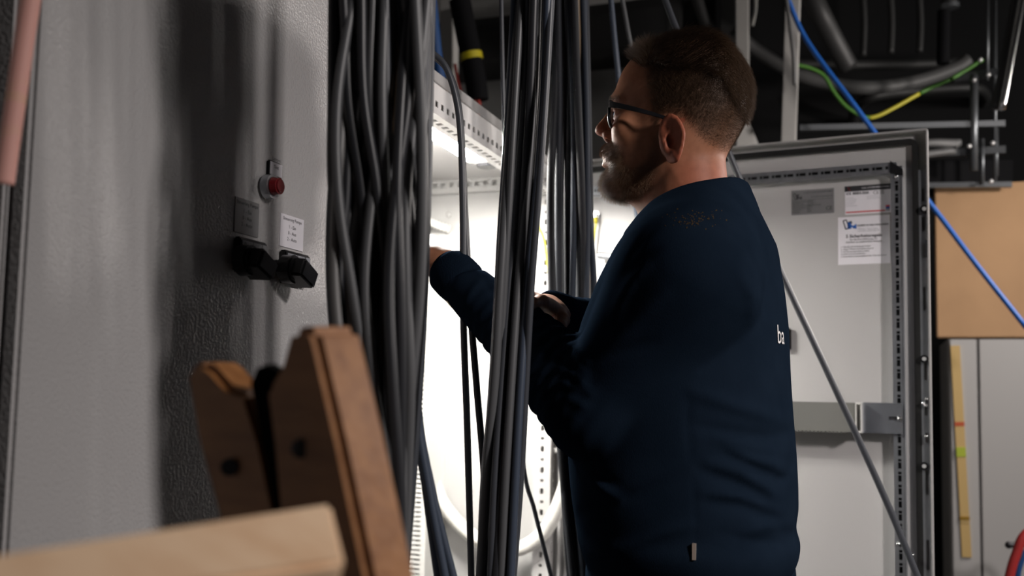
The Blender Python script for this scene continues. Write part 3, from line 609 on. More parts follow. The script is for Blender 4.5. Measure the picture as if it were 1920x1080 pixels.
bgtube([at(1472, -20, 2.93), at(1480, 40, 2.93), at(1488, 110, 2.93), at(1490, 160, 2.95)], .006, 'pvcg', 'thin grey cable running down the leaning white post', 'cable', 'cable')
bgtube([at(1416, -20, 3.1), at(1417, 15, 3.1), at(1411, 48, 3.1)], .005, 'pvc', 'short pale cable end dangling beside the white post', 'cable', 'cable')
post(((837, 20), (837, 150)), .045, 3.1, 'pale post between the left and centre cable bundles', m='postw')
post(((1266, 0), (1262, 70)), .045, 3.6, 'dark post above the hair of the man', m='pipe')
bgtube([at(1300, -30, 3.4), at(1318, 30, 3.4), at(1345, 75, 3.4)], .02, 'pipe', 'short grey pipe slanting above the head of the man', 'pipe', 'pipe')
# black lagged pipe with yellow tape
lp = empty('insulated_pipe', at(890, 120, 3.0), label='black insulated pipe with yellow tape between the cable bundles', cat='pipe')
P = [at(862, 0, 3.0), at(872, 50, 3.0), at(884, 110, 3.0), at(893, 160, 3.0), at(896, 188, 3.0)]; P2 = spline(P, 8)
mb = MB(); mb.tube(P2, .033, 16); mb.build('insulation', M['blackmat'], lp, smooth=.8)
mb = MB(); q0, q1 = at(882.5, 100, 3.0), at(885, 113, 3.0); mb.tube([q0, q1], .0345, 16); mb.build('tape', M['yellow'], lp, smooth=.8, label='yellow tape')
mb = MB(); mb.tube(spline([at(896, 186, 3.0), at(899, 205, 3.0), at(900, 300, 3.0)], 6), .006, 8, M['redwire']); mb.tube(spline([at(890, 186, 3.0), at(890, 205, 3.0), at(893, 300, 3.0)], 6), .005, 8, M['redwire']); mb.build('wires', M['redwire'], lp, smooth=3)
bgtube([at(853, 120, 3.0), at(858, 150, 3.0), at(866, 190, 3.0), at(868, 300, 3.0)], .005, 'redwire', 'thin red wire beside the pale post', 'wire', 'wire')
bgtube([at(806, -20, 2.7), at(812, 40, 2.7), at(818, 100, 2.7), at(826, 160, 2.7), at(830, 260, 2.7)], .016, 'bluehose', 'dark blue hose passing behind the roof of the open cabinet', 'hose', 'hose')
# conduits and pipes under the ceiling
bgtube([at(1380, 60, 3.5), at(1420, 95, 3.5), at(1490, 136, 3.45), at(1560, 158, 3.42), at(1640, 164, 3.4), at(1720, 152, 3.4), at(1790, 128, 3.4), at(1815, 112, 3.4)], .024, 'pvcg', 'thick grey flexible conduit sagging under the dark ceiling', 'conduit', 'conduit')
bgtube([at(1505, -40, 3.2), at(1535, 20, 3.2), at(1560, 70, 3.25), at(1590, 125, 3.3)], .034, 'pipe', 'dark grey pipe dropping diagonally right of the leaning post', 'pipe', 'pipe')
P = spline([at(1495, 122, 3.1), at(1520, 128, 3.1), at(1545, 142, 3.1), at(1562, 170, 3.1), at(1585, 198, 3.1), at(1615, 217, 3.1), at(1640, 219, 3.1), at(1680, 200, 3.1), at(1730, 172, 3.1), at(1790, 144, 3.1), at(1842, 112, 3.1)], 8)
mb = MB(); k = len(P)
mb.tube(P[:int(k * .58)], .0062, 8, M['green']); mb.tube(P[int(k * .58) - 1:int(k * .8)], .0062, 8, M['yel']); mb.tube(P[int(k * .8) - 1:], .0062, 8, M['green'])
mb.build('earth_cable', M['green'], smooth=3, label='green and yellow earth cable drooping above the open door', cat='cable')
def trayrail(p, q, hh, m='tray', mb=None):
    p, q = Vector(p), Vector(q); u = Vector((0, 0, hh)); t = Vector((0, .02, 0)); mb.hexa([p, q, q + t, p + t, p + u, q + u, q + u + t, p + u + t])
tr = empty('cable_tray', at(1800, 350, 3.05), label='galvanised cable tray rack hanging right of the door top', cat='cable tray')
for nm, y0, y1, x0, x1, hh in (('rail', 244, 236, 1500, 1885, .018), ('rail', 296, 286, 1720, 1886, .022), ('rail', 152, 140, 1790, 1873, .022), ('lower_rail', 352, 350, 1700, 1898, .016)):
    mb = MB(); trayrail(at(x0, y0, 3.15), at(x1, y1, 3.05), hh, mb=mb); mb.build(nm, M['tray'], tr)
mb = MB(); mb.prism([at(x, y, 3.2) for x, y in ((1690, 300), (1900, 300), (1898, 350), (1690, 352))], Dv * .25); mb.build('tray_box', M['blackmat'], tr)
for px, y0, y1, w in ((1866, 0, 340, .005), (1868, 240, 330, .006), (1826, 140, 320, .012), (1842, 260, 345, .006), (1852, -10, 150, .004)):
    p, q = at(px, y0, 3.07), at(px, y1, 3.07); mb = MB(); mb.tube([p, q], w, 8); mb.build('hanger_rod', M['tray'], tr, smooth=3)
for px, py in ((1817, 274), (1861, 268), (1858, 340), (1838, 112), (1826, 150), (1853, 140)):
    mb = MB(); mb.ball(at(px, py, 3.03), .007, n=6); mb.build('nut', M['zincw'], tr, smooth=3)
for k, (x0, y0, x1, y1) in enumerate(((1660, 300, 1800, 268), (1670, 285, 1795, 272), (1655, 310, 1790, 282))):
    bgtube([at(x0, y0, 3.1), at((x0 + x1) / 2, (y0 + y1) / 2 - 14 + 5 * k, 3.08), at(x1, y1, 3.08)], .012, 'pvcg', 'pale conduit lying on the tray beside the door corner', 'conduit', 'conduit', group='conduits on the tray')
bgtube([at(1918, -10, 2.9), at(1900, 90, 2.9), at(1879, 205, 2.9)], .010, 'steel', 'shiny metal strut slanting at the upper right edge', 'strut', 'strut')
bgtube([at(1908, -10, 2.93), at(1890, 90, 2.93), at(1868, 205, 2.93)], .016, 'pipe', 'dark pipe running along the shiny strut', 'pipe', 'pipe')
vp = empty('ceiling_pipe', at(1779, 10, 3.2), label='dark ceiling pipe ending in a flange at upper right', cat='pipe')
mb = MB(); mb.tube([at(1776, -60, 3.2), at(1779, 8, 3.2)], .024, 16); mb.build('pipe_body', M['pipe'], vp, smooth=.8)
mb = MB(); mb.tube([at(1779, 8, 3.2), at(1779.5, 16, 3.2)], .032, 18); mb.build('flange', M['tray'], vp, smooth=.8)
mb = MB(); mb.tube([at(1770, 20, 3.2), at(1768, 120, 3.2)], .02, 12); mb.build('lower_pipe', M['blackmat'], vp, smooth=.8)
for k, (px, y1) in enumerate(((1616, 105), (1668, 100), (1722, 98))):
    bgtube([at(px, -30, 3.6), at(px + 4, 40, 3.6), at(px + 2, y1, 3.6)], .012, 'pipe', 'dim pipe dropping from the dark ceiling above the sagging conduit', 'pipe', 'pipe', group='dim pipes below the ceiling')
bgtube([at(1480, 120, 3.7), at(1640, 122, 3.7), at(1800, 118, 3.7)], .02, 'pipe', 'dim horizontal pipe above the sagging conduit', 'pipe', 'pipe')
_a, _b = at(1600, 185, 3.7), at(1820, 165, 3.7)
bgtube([Vector((_a.x, 4.205, _a.z)), Vector((_a.x, (_a.y + 4.2) / 2, _a.z)), _a + Vector((.06, 0, 0)), at(1700, 172, 3.7), _b, Vector((_b.x + .06, (_b.y + 4.2) / 2, _b.z)), Vector((_b.x + .06, 4.205, _b.z))], .02, 'pipe', 'dim horizontal pipe below the sagging conduit', 'pipe', 'pipe')
#PERSON
# ------------------------------------------------------------------ the man: one continuous body, clothing as children
OY = 1.447
O = onY(1285, 215, OY)
ON = np.array(O)
def l2w(u, v, w): return Vector((O.x - u, O.y - v, O.z + w))
def w2l(P): return np.stack([ON[0] - P[:, 0], ON[1] - P[:, 1], P[:, 2] - ON[2]], 1)
def sag(px, py, v=0.): p = onY(px, py, OY - v); return np.array((O.x - p.x, v, p.z - O.z))
def atl(px, py, d): p = at(px, py, d); return np.array((O.x - p.x, O.y - p.y, p.z - O.z))

def smin(a, b, k):
    h = np.clip(.5 + .5 * (b - a) / k, 0, 1); return b + (a - b) * h - k * h * (1 - h)
def smax(a, b, k): return -smin(-a, -b, k)
def cone(P, a, b, ra, rb):
    a = np.asarray(a, float); b = np.asarray(b, float); d = b - a; t = np.clip(((P - a) @ d) / (d @ d), 0, 1)
    return np.linalg.norm(P - a - t[:, None] * d, axis=1) - (ra + (rb - ra) * t)
def cone_t(P, a, b):
    a = np.asarray(a, float); b = np.asarray(b, float); d = b - a; L = np.linalg.norm(d)
    t = ((P - a) @ d) / (d @ d); q = P - a - t[:, None] * d; return t, q, L
def ell(P, c, r, rot=None):
    q = P - np.asarray(c)
    if rot is not None: q = q @ np.asarray(rot)
    r = np.asarray(r); k0 = np.linalg.norm(q / r, axis=1); k1 = np.linalg.norm(q / (r * r), axis=1)
    return k0 * (k0 - 1) / np.maximum(k1, 1e-9)
def loft(P, ws, uf, ub, b, n=2.2, cfrac=.5, vmid=None):
    """stack of superellipse slices: ws ascending heights, front/back extents, half widths"""
    w = P[:, 2]; f = np.interp(w, ws, uf); k = np.interp(w, ws, ub); h = np.maximum(np.interp(w, ws, b), .004)
    c = k + (f - k) * cfrac; r = np.where(P[:, 0] > c, f - c, c - k); r = np.maximum(r, .004)
    v = P[:, 1] if vmid is None else P[:, 1] - np.interp(w, ws, vmid)
    rho = (np.abs((P[:, 0] - c) / r) ** n + np.abs(v / h) ** n) ** (1 / n)
    d = (rho - 1) * np.minimum(r, h)
    return np.maximum(d, np.maximum(ws[0] - w, w - ws[-1]))
def smooth_tab(ws, *cols, n=60):
    W_ = np.linspace(ws[0], ws[-1], n); out = []
    for c in cols:
        y = np.interp(W_, ws, c)
        for _ in range(3): y[1:-1] = (y[:-2] + 2 * y[1:-1] + y[2:]) / 4
        out.append(y)
    return (W_, *out)

def mesh_sdf(f, lo, hi, h, sm=1):
    import openvdb
    lo = np.asarray(lo, float); m = np.ceil((np.asarray(hi) - lo) / (4 * h)).astype(int); 
    ax = [lo[i] + (np.arange(m[i]) * 4 + 1.5) * h for i in range(3)]
    G = np.stack(np.meshgrid(*ax, indexing='ij'), -1).reshape(-1, 3)
    def ev(Q): return np.concatenate([f(Q[i:i + 200000]) for i in range(0, len(Q), 200000)])
    c = ev(G); F = np.repeat(np.repeat(np.repeat(np.where(c > 0, 3 * h, -3 * h).reshape(m), 4, 0), 4, 1), 4, 2).astype(np.float32)
    idx = np.nonzero(np.abs(c) < 8.5 * h)[0]; I = np.stack(np.unravel_index(idx, m), 1) * 4
    off = np.stack(np.meshgrid(*[np.arange(4)] * 3, indexing='ij'), -1).reshape(-1, 3)
    J = (I[:, None, :] + off[None]).reshape(-1, 3)
    F[J[:, 0], J[:, 1], J[:, 2]] = np.clip(ev(lo + J * h), -3 * h, 3 * h)
    g = openvdb.FloatGrid(background=3 * h); g.copyFromArray(F)
    v, q = g.convertToQuads(isovalue=0.0)
    return lo + np.asarray(v, float) * h, np.asarray(q, int)[:, ::-1]
def add_mesh(name, V, Q, m, parent, **pr):
    W3 = np.stack([ON[0] - V[:, 0], ON[1] - V[:, 1], ON[2] + V[:, 2]], 1); off = np.array(parent.location) if parent.parent is None else np.array(parent.parent.location)
    me = bpy.data.meshes.new(name); me.from_pydata((W3 - off).tolist(), [], Q.tolist()); me.materials.append(m)
    bm = bmesh.new(); bm.from_mesh(me); bmesh.ops.recalc_face_normals(bm, faces=bm.faces); bm.to_mesh(me); bm.free()
    me.polygons.foreach_set('use_smooth', [True] * len(me.polygons))
    o = bpy.data.objects.new(name, me); COL.objects.link(o); o.parent = parent; tag(o, **pr); return o

man = empty('person', (O.x - .03, OY, 0), label='bearded man in navy sweater and glasses reaching into the open cabinet', cat='person')

# --- skeleton (local: u forward, v to his left = towards the camera, w up)
SL = atl(1294, 512, 1.275); SR = SL * (1, -1, 1) + np.array((.035, .03, .0))
EL_, WL = atl(1120, 770, 1.33), atl(834, 500, 1.52)
ER_, WR = atl(1196, 632, 1.70), atl(1032, 588, 1.535)
# head tables from the profile
hp = [(372, 1170, 1200, .012), (368, 1150, 1225, .026), (358, 1143, 1245, .038), (345, 1140, 1262, .046), (330, 1142, 1290, .052), (312, 1143, 1320, .058), (290, 1145, 1355, .064), (270, 1149, 1374, .068), (250, 1156, 1386, .0715),
      (230, 1160, 1396, .0745), (205, 1159, 1402, .077), (188, 1153, 1403, .078), (172, 1154, 1403, .078), (150, 1161, 1400, .0775), (130, 1170, 1392, .075), (112, 1184, 1378, .069), (97, 1203, 1358, .058), (86, 1228, 1330, .041), (80, 1255, 1305, .022), (78, 1275, 1285, .008)]
hw = np.array([sag(1285, y)[2] for y, *_ in hp]); hf = np.array([sag(a, y)[0] for y, a, *_ in hp]); hb = np.array([sag(b, y)[0] for y, a, b, _ in hp]); hh = np.array([c for *_, c in hp])
HT = smooth_tab(hw, hf, hb, hh, n=70)
S_ = lambda x, y, v=0.: sag(x, y, abs(v)) * (1, 0, 1) + np.array((0, v, 0))
EYE = [S_(1166, 214, .031 * s) for s in (1, -1)]
def head_sdf(P):
    d = loft(P, HT[0], HT[1], HT[2], HT[3], 2.15, .42)
    Q = P * (1, 1, 1); A = Q.copy(); A[:, 1] = np.abs(A[:, 1])
    # brow, nose, cheeks, lips, chin
    d = smin(d, cone(A, S_(1155, 188, .008), S_(1168, 190, .042), .008, .007), .012)
    d = smax(d, -ell(A, S_(1150, 212, .034), (.016, .020, .013)), .012)
    d = smin(d, ell(A, S_(1170, 243, .043), (.016, .022, .018)), .022)
    d = smin(d, cone(A, S_(1157, 200), S_(1131, 240), .0065, .0095), .008)
    d = smin(d, ell(A, S_(1130, 245), (.0115, .0095, .0085)), .006)
    d = smin(d, ell(A, S_(1143, 253, .011), (.011, .0065, .008)), .006)
    d = smin(d, cone(A, S_(1139, 259), S_(1146, 262), .006, .006), .006)
    d = smax(d, -ell(A, S_(1139, 261, .007), (.007, .0032, .0045)), .003)
    d = smin(d, cone(A, S_(1140, 285), S_(1152, 288, .024), .010, .007), .010)
    d = smin(d, cone(A, S_(1136, 296), S_(1150, 300, .020), .0055, .003), .004)
    d = smin(d, cone(A, S_(1136, 308), S_(1150, 303, .019), .0062, .003), .004)
    d = smax(d, -cone(A, S_(1133, 302), S_(1150, 302, .021), .0016, .001), .002)
    d = smin(d, ell(A, S_(1146, 348), (.014, .019, .015)), .014)
    # eyelids over the ball
    for s in (.031,):
        c = S_(1166, 214, s); lid = ell(A, c + (.0006, 0, 0), (.0142, .0155, .0135)); slit = ell(A, c + (.013, 0.001, -.0005), (.012, .012, .0042)); d = smin(d, smax(lid, -slit, .0015), .004)
    # ears
    cx, cz = S_(1260, 257, .085)[0], S_(1260, 257, .085)[2]; tl = .20
    u = (A[:, 0] - cx); w = (A[:, 2] - cz); u2 = u * math.cos(tl) - w * math.sin(tl); w2 = u * math.sin(tl) + w * math.cos(tl)
    vv = A[:, 1] - .0800 - np.clip(-u2, -.02, .03) * .40
    E3 = np.stack([u2, vv, w2], 1)
    wid = np.where(w2 > 0, .0185, .0185 + w2 * .22); hgt = .0315
    rho = np.sqrt((u2 / np.maximum(wid, .008)) ** 2 + (w2 / hgt) ** 2)
    ear = smax((rho - 1) * .014, np.abs(vv) - .0030, .003)
    rim = np.sqrt(((rho - .90) * .0165) ** 2 + (vv - .0030) ** 2) - .0035 + np.where((u2 > .006) & (w2 < .004), .004, 0)
    anti = np.sqrt(((np.sqrt(((u2 + .001) / .010) ** 2 + ((w2 + .002) / .018) ** 2) - 1) * .009) ** 2 + (vv - .002) ** 2) - .0026 + np.where(u2 > .004, .004, 0)
    con = ell(E3, (.004, .004, -.004), (.0075, .0065, .011))
    trag = ell(E3, (.0135, .001, -.006), (.005, .004, .006)); lobe = ell(E3, (.006, 0, -.027), (.009, .0042, .009))
    ear = smin(smin(ear, rim, .0025), anti, .003); ear = smax(ear, -con, .003); ear = smin(smin(ear, trag, .003), lobe, .005)
    root = ell(A, (cx + .006, .074, cz - .003), (.014, .010, .024)); ear = smin(ear, smax(root, -con, .002), .004)
    d = smin(d, ear, .004)
    return d
NB, NT = S_(1300, 420), S_(1285, 285)
def fingers(W, dirv, upv, sidev, curls, k=1.0, thumb_side=1):
    """list of cones for a hand: W wrist, dirv along palm, upv = back of hand normal, sidev towards thumb"""
    f = np.asarray(dirv) / np.linalg.norm(dirv); s = np.asarray(sidev) - f * (np.asarray(sidev) @ f); s /= np.linalg.norm(s); n = np.cross(f, s); n = n if n @ np.asarray(upv) > 0 else -n
    C = []; out = [('palm', W + f * .052 * k, f, s, n)]
    for i, (off, L, base) in enumerate(((.030, .070, .098), (.010, .079, .102), (-.010, .073, .099), (-.029, .057, .091))):
        p = W + f * base * k + s * off * k; a = curls[i]; r = (.0090, .0092, .0088, .0078)[i] * k; th = a * .5
        C.append((W + f * .040 * k + s * off * .6 * k, p, r * 1.15, r * 1.08, 'p'))
        for seg, fr in enumerate((.46, .30, .24)):
            dr = f * math.cos(th) - n * math.sin(th) + s * (.05 * (1.5 - i)); q = p + dr * L * fr * k; C.append((p, q, r * (1 - .07 * seg), r * (1 - .07 * (seg + 1)), i)); p = q; th += a
    p = W + f * .030 * k + s * .024 * k; C.append((W + f * .02 * k, p, .015 * k, .0135 * k, 'p'))
    for L, dr in ((.036, f * .62 + s * .68 - n * .35), (.031, f * .80 + s * .30 - n * .45), (.026, f * .88 + s * .05 - n * .45)):
        q = p + dr / np.linalg.norm(dr) * L * k; C.append((p, q, .0108 * k, .0098 * k, 4)); p = q
    return out, C
HL = fingers(WL, atl(760, 425, 1.62) - WL, np.array((-.3, .5, 1.)), np.array((.1, -1., .3)), (.55, .6, .65, .7), 1.02)
wr_dir = atl(985, 562, 1.455) - WR
HR = fingers(WR, wr_dir, np.array((.1, .1, 1.)), np.array((-1, .2, -.2)), (.5, .55, .6, .65), 1.0)
def hand_sdf(P, H, W, elbow):
    (_, c, f, s, n), C = H[0][0], H[1]
    q = P - c; Lq = np.stack([q @ f, q @ s, q @ n], 1)
    k0 = ((np.abs(Lq[:, 0] / .056)) ** 2.6 + np.abs(Lq[:, 1] / .043) ** 2.6 + np.abs(Lq[:, 2] / .0165) ** 2.2) ** (1 / 2.4)
    d = (k0 - 1) * .0165
    for a, b, ra, rb, i in C:
        if i == 'p': d = smin(d, cone(P, a, b, ra, rb), .010)
    fs = {}
    for a, b, ra, rb, i in C:
        if i != 'p':
            e = cone(P, a, b, ra, rb); fs[i] = e if i not in fs else smin(fs[i], e, .004)
    e = None
    for i in fs: e = fs[i] if e is None else np.minimum(e, fs[i])
    d = smin(d, e, .006)
    ax = (elbow - W) / np.linalg.norm(elbow - W)
    return smin(d, cone(P, W + f * .015, W + ax * .06, .0250, .0275), .018)
torso_px = [(1180, 1128, 1478), (1060, 1122, 1486), (940, 1104, 1483), (800, 1102, 1474), (620, 1124, 1464), (540, 1146, 1454), (480, 1172, 1440), (440, 1205, 1425), (415, 1235, 1405)]
tb = [.165, .178, .182, .180, .190, .190, .178, .150, .10]
tw = np.array([sag(1290, y)[2] for y, *_ in torso_px]); tf = np.array([sag(a, y)[0] for y, a, b in torso_px]); tk = np.array([sag(b, y)[0] for y, a, b in torso_px])
TT = smooth_tab(tw, tf, tk, np.array(tb))
def body_sdf(P):
    d = np.full(len(P), 1.)
    hm = P[:, 2] > -.26
    if hm.any():
        Q = P[hm]; e = head_sdf(Q)
        nk = cone(Q, NB + (0, 0, -.08), NT, .064, .057); nk = smin(nk, cone(Q, S_(1238, 395), S_(1215, 350), .030, .028), .03)
        e = smin(e, nk, .022); d[hm] = e
    d = smin(d, loft(P, TT[0], TT[1] - .012, TT[2] + .012, TT[3] - .015, 2.3), .03)
    for a, b, c, ra in ((SL, EL_, WL, .052), (SR, ER_, WR, .052)):
        d = smin(d, cone(P, a, b, ra, .038), .03); d = smin(d, cone(P, b, c, .039, .0275), .012)
    for H, W_, E_ in ((HL, WL, EL_), (HR, WR, ER_)):
        m = np.linalg.norm(P - W_, axis=1) < .26
        if m.any(): d[m] = smin(d[m], hand_sdf(P[m], H, W_, E_), .006)
    return d
lo = (-.27, -.32, -.80); hi = (.60, .36, .13)
V, Q = mesh_sdf(body_sdf, lo, hi, .0026)
body = add_mesh('body', V, Q, M['skin'], man)
# skin tone attribute: R redness, G stubble or short-hair pigment
me = body.data; N = len(me.vertices); co = np.empty(N * 3); me.vertices.foreach_get('co', co); co = co.reshape(-1, 3); Lc = w2l(co + np.array(man.location))
nr = np.empty(N * 3); me.vertices.foreach_get('normal', nr); nr = nr.reshape(-1, 3)
PX = PPX + 0 * Lc[:, 0]
_w = CAMN  # lateral-free profile coordinates of every vertex
sg = np.stack([ON[0] - Lc[:, 0], OY - np.abs(Lc[:, 1]), ON[2] + Lc[:, 2]], 1); PX, PY = proj(sg)
def sstep(a, b, x): t = np.clip((x - a) / (b - a), 0, 1); return t * t * (3 - 2 * t)
def poly_in(poly, x, y):
    c = np.zeros(len(x), bool)
    for (x0, y0), (x1, y1) in zip(poly, poly[1:] + poly[:1]):
        cnd = ((y0 > y) != (y1 > y)) & (x < (x1 - x0) * (y - y0) / (y1 - y0 + 1e-9) + x0); c ^= cnd
    return c
def poly_dist(poly, x, y):
    d = np.full(len(x), 1e9)
    for (x0, y0), (x1, y1) in zip(poly, poly[1:] + poly[:1]):
        dx, dy = x1 - x0, y1 - y0; t = np.clip(((x - x0) * dx + (y - y0) * dy) / (dx * dx + dy * dy), 0, 1); d = np.minimum(d, np.hypot(x - x0 - t * dx, y - y0 - t * dy))
    return np.where(poly_in(poly, x, y), d, -d)
HAIRP = [(1176, 112), (1172, 60), (1290, 40), (1440, 60), (1440, 240), (1400, 262), (1365, 288), (1345, 285), (1312, 262), (1292, 236), (1278, 218), (1250, 212), (1232, 240), (1222, 238), (1218, 200), (1214, 165), (1206, 128), (1190, 116)]
BEARDP = [(1108, 292), (1108, 267), (1150, 265), (1162, 275), (1171, 305), (1185, 318), (1212, 300), (1226, 262), (1236, 250), (1243, 290), (1236, 320), (1222, 350), (1200, 376), (1160, 380), (1116, 374), (1110, 322), (1134, 320), (1142, 307), (1136, 293)]
head_m = (Lc[:, 2] > -.20) & (np.abs(Lc[:, 1]) < .2)
hd = np.where(head_m, poly_dist(HAIRP, PX, PY), -99); bd = np.where(head_m, poly_dist(BEARDP, PX, PY), -99)
earm = (np.abs(Lc[:, 1]) > .0795) | ((np.abs(Lc[:, 1]) > .0705) & (PX > 1236) & (PX < 1284) & (PY > 222) & (PY < 303))
hd = np.where(earm & (PY > 215), -99, hd); bd = np.where(earm & (PX > 1236), -99, bd)
red = .55 * np.exp(-((PX - 1125) ** 2 + (PY - 246) ** 2) / 300) + np.where(head_m & earm, .75, 0) + .55 * sstep(270, 330, PY) * sstep(1225, 1300, PX) * head_m
stub = np.maximum(sstep(-6, 22, hd) * np.interp(PY, [190, 230, 275], [.95, .85, .6]), sstep(-14, 12, bd) * .75)
stub = np.maximum(stub, .18 * head_m * sstep(230, 300, PY) * (PX < 1250))
att = me.color_attributes.new('tone', 'FLOAT_COLOR', 'POINT'); att.data.foreach_set('color', np.stack([np.clip(red, 0, 1), np.clip(stub, 0, 1), red * 0, red * 0 + 1], 1).astype(np.float32).ravel())

# --- eyes, glasses
for s, c in zip((1, -1), EYE):
    e = MB(); p = l2w(*c); e.ball(p, .0122, M['sclera'], n=10)
    e.ball(p + Vector((-.0062, 0, .0004)), .0072, M['iris'], n=8, sc=(1, 1, 1)); e.build('eye', M['sclera'], man, smooth=3)
gl = MB(); hinge = sag(1143, 197, .070); earp = sag(1254, 222, .0815); fu = hinge[0]
def rrect(cv, cw, a, b, n=28, p=3.2):
    out = []
    for i in range(n):
        t = 2 * math.pi * i / n; c, s = math.cos(t), math.sin(t); out.append((cv + a * math.copysign(abs(c) ** (2 / p), c), cw + b * math.copysign(abs(s) ** (2 / p), s)))
    return out
cw = (sag(1148, 194, .034)[2] + sag(1148, 246, .034)[2]) / 2; hb_ = (sag(1148, 194, .034)[2] - sag(1148, 246, .034)[2]) / 2
for s in (1, -1):
    gl.tube([l2w(fu + .004 - .0012 * abs(v) / .035, v, w) for v, w in rrect(s * .0365, cw, .029, hb_ - .002)], .0026, 8, closed=True)
gl.tube(spline([l2w(fu + .004, .009, cw + .006), l2w(fu + .007, 0, cw + .010), l2w(fu + .004, -.009, cw + .006)], 5), .0028, 8)
glasses = gl.build('glasses', M['frame'], man, smooth=3)
for s in (1, -1):
    t = MB(); P = [(fu + .003, s * .064, hinge[2] + .000), (fu - .004, s * .0715, hinge[2]), (fu * .5 + earp[0] * .5, s * .0800, (hinge[2] + earp[2]) / 2 + .001), (earp[0] + .010, s * .0815, earp[2] + .003)] + [(q[0], s * .0770, q[2]) for q in (sag(1266, 230, .078), sag(1283, 260, .078))]
    P = spline([l2w(*p) for p in P], 6); k = len(P); V_ = []; F_ = []
    for i, p in enumerate(P):
        hgt = .0052 - .0025 * min(1, i / (k * .55)); 
        for dy, dz in ((-1, -1), (1, -1), (1, 1), (-1, 1)): V_.append(p + Vector((0, dy * .0017, dz * hgt)))
    for i in range(k - 1):
        for j in range(4): F_.append((i * 4 + j, i * 4 + (j + 1) % 4, i * 4 + 4 + (j + 1) % 4, i * 4 + 4 + j))
    F_ += [(0, 1, 2, 3), (k * 4 - 4, k * 4 - 3, k * 4 - 2, k * 4 - 1)]
    t.add(V_, F_); t.build('temple', M['frame'], glasses, bevel=.0006, smooth=.6)
    t = MB(); rr = rrect(s * .0365, cw, .0275, hb_ - .0035); t.prism([l2w(fu + .0030, v, w) for v, w in rr], (-.0012, 0, 0)); t.build('lens', M['lens'], glasses)

# --- hair and beard as strands
me.calc_loop_triangles()
def sample(weight, n, seed):
    rs = np.random.RandomState(seed); nt_ = len(me.polygons); qv = np.empty(0)
    vi = np.array([p.vertices[:] if len(p.vertices) == 4 else (*p.vertices[:], p.vertices[2]) for p in me.polygons]) if sample.vi is None else sample.vi
    sample.vi = vi
    a = np.linalg.norm(np.cross(co[vi[:, 1]] - co[vi[:, 0]], co[vi[:, 3]] - co[vi[:, 0]]), axis=1) * weight[vi].mean(1); pi = rs.choice(len(vi), n, p=a / a.sum())
    t, s = rs.rand(n, 1), rs.rand(n, 1); q = vi[pi]
    bl = lambda A: A[q[:, 0]] * (1 - t) * (1 - s) + A[q[:, 1]] * t * (1 - s) + A[q[:, 2]] * t * s + A[q[:, 3]] * (1 - t) * s
    nn = bl(nr); nn /= np.linalg.norm(nn, axis=1)[:, None] + 1e-9
    return bl(co), nn, bl(PX[:, None])[:, 0], bl(PY[:, None])[:, 0], bl(Lc), rs
sample.vi = None
def strands(name, roots, dirs0, dirs1, L, r0, m, k=5, parent=man, **pr):
    n = len(roots); h = bpy.data.hair_curves.new(name); h.add_curves([k] * n); pos = np.empty((n, k, 3)); rad_ = np.empty((n, k)); p = roots - dirs0 * .001; pos[:, 0] = p
    for j in range(1, k):
        t = (j - .5) / (k - 1); d = dirs0 * (1 - t) + dirs1 * t; d /= np.linalg.norm(d, axis=1)[:, None]; p = p + d * (L / (k - 1))[:, None]; pos[:, j] = p
    for j in range(k): rad_[:, j] = r0 * (1 - .75 * j / (k - 1))
    h.attributes['position'].data.foreach_set('vector', pos.astype(np.float32).ravel())
    a = h.attributes.get('radius') or h.attributes.new('radius', 'FLOAT', 'POINT'); a.data.foreach_set('value', rad_.astype(np.float32).ravel())
    h.materials.append(m); o = bpy.data.objects.new(name, h); COL.objects.link(o); o.parent = parent; tag(o, kind='stuff', **pr); return o
fwd = np.array((-1., 0, 0)); lat = np.array((0, -1., 0)); up = np.array((0, 0, 1.))
def hairpart(n, seed, wgt, fn, r0, m):
    p, nn, x, y, l, rs = sample(wgt, n, seed); return (*fn(p, nn, x, y, l, rs), r0, m)
wh = np.clip(sstep(-2, 10, hd), 0, 1)
def f_short(p, nn, x, y, l, rs):
    fl = -fwd * .7 - up * .75 + rs.normal(0, .12, (len(p), 3)); L = np.interp(y, [150, 185, 225, 290], [.011, .008, .005, .0025]) * rs.uniform(.7, 1.2, len(p))
    return p, nn * .8 + fl * .7, nn * .25 + fl, L
def f_top(p, nn, x, y, l, rs):
    n = len(p); back = sstep(1300, 1385, x)[:, None]; front = (1 - sstep(1190, 1235, x))[:, None]
    fl = (-fwd * .8 + lat * .30 - up * .05) * (1 - back) * (1 - front) + (-fwd * .35 - up * .95) * back + (fwd * .55 + lat * .5 + up * .35) * front
    fl = fl + rs.normal(0, .16, (n, 3)); L = np.interp(x, [1175, 1230, 1330, 1390], [.016, .026, .030, .020]) * np.interp(y, [100, 150, 230], [1, 1, .55]) * rs.uniform(.6, 1.15, n)
    return p, nn * .75 + fl * .6, nn * .12 + fl * .9 - up * .25 * (1 - front), L
cut = np.interp(PX, [1180, 1220, 1300, 1350, 1385, 1405], [118, 118, 122, 140, 200, 235])
strands('hair', *hairpart(24000, 1, wh * (PY > cut - 8), f_short, .00011, M['hair']))
strands('hair', *hairpart(18000, 2, wh * (PY < cut + 6), f_top, .00018, M['hair']))
wb = sstep(-3, 6, bd) * np.where((PY < 300) & (PX < 1165), 2.2, 1)
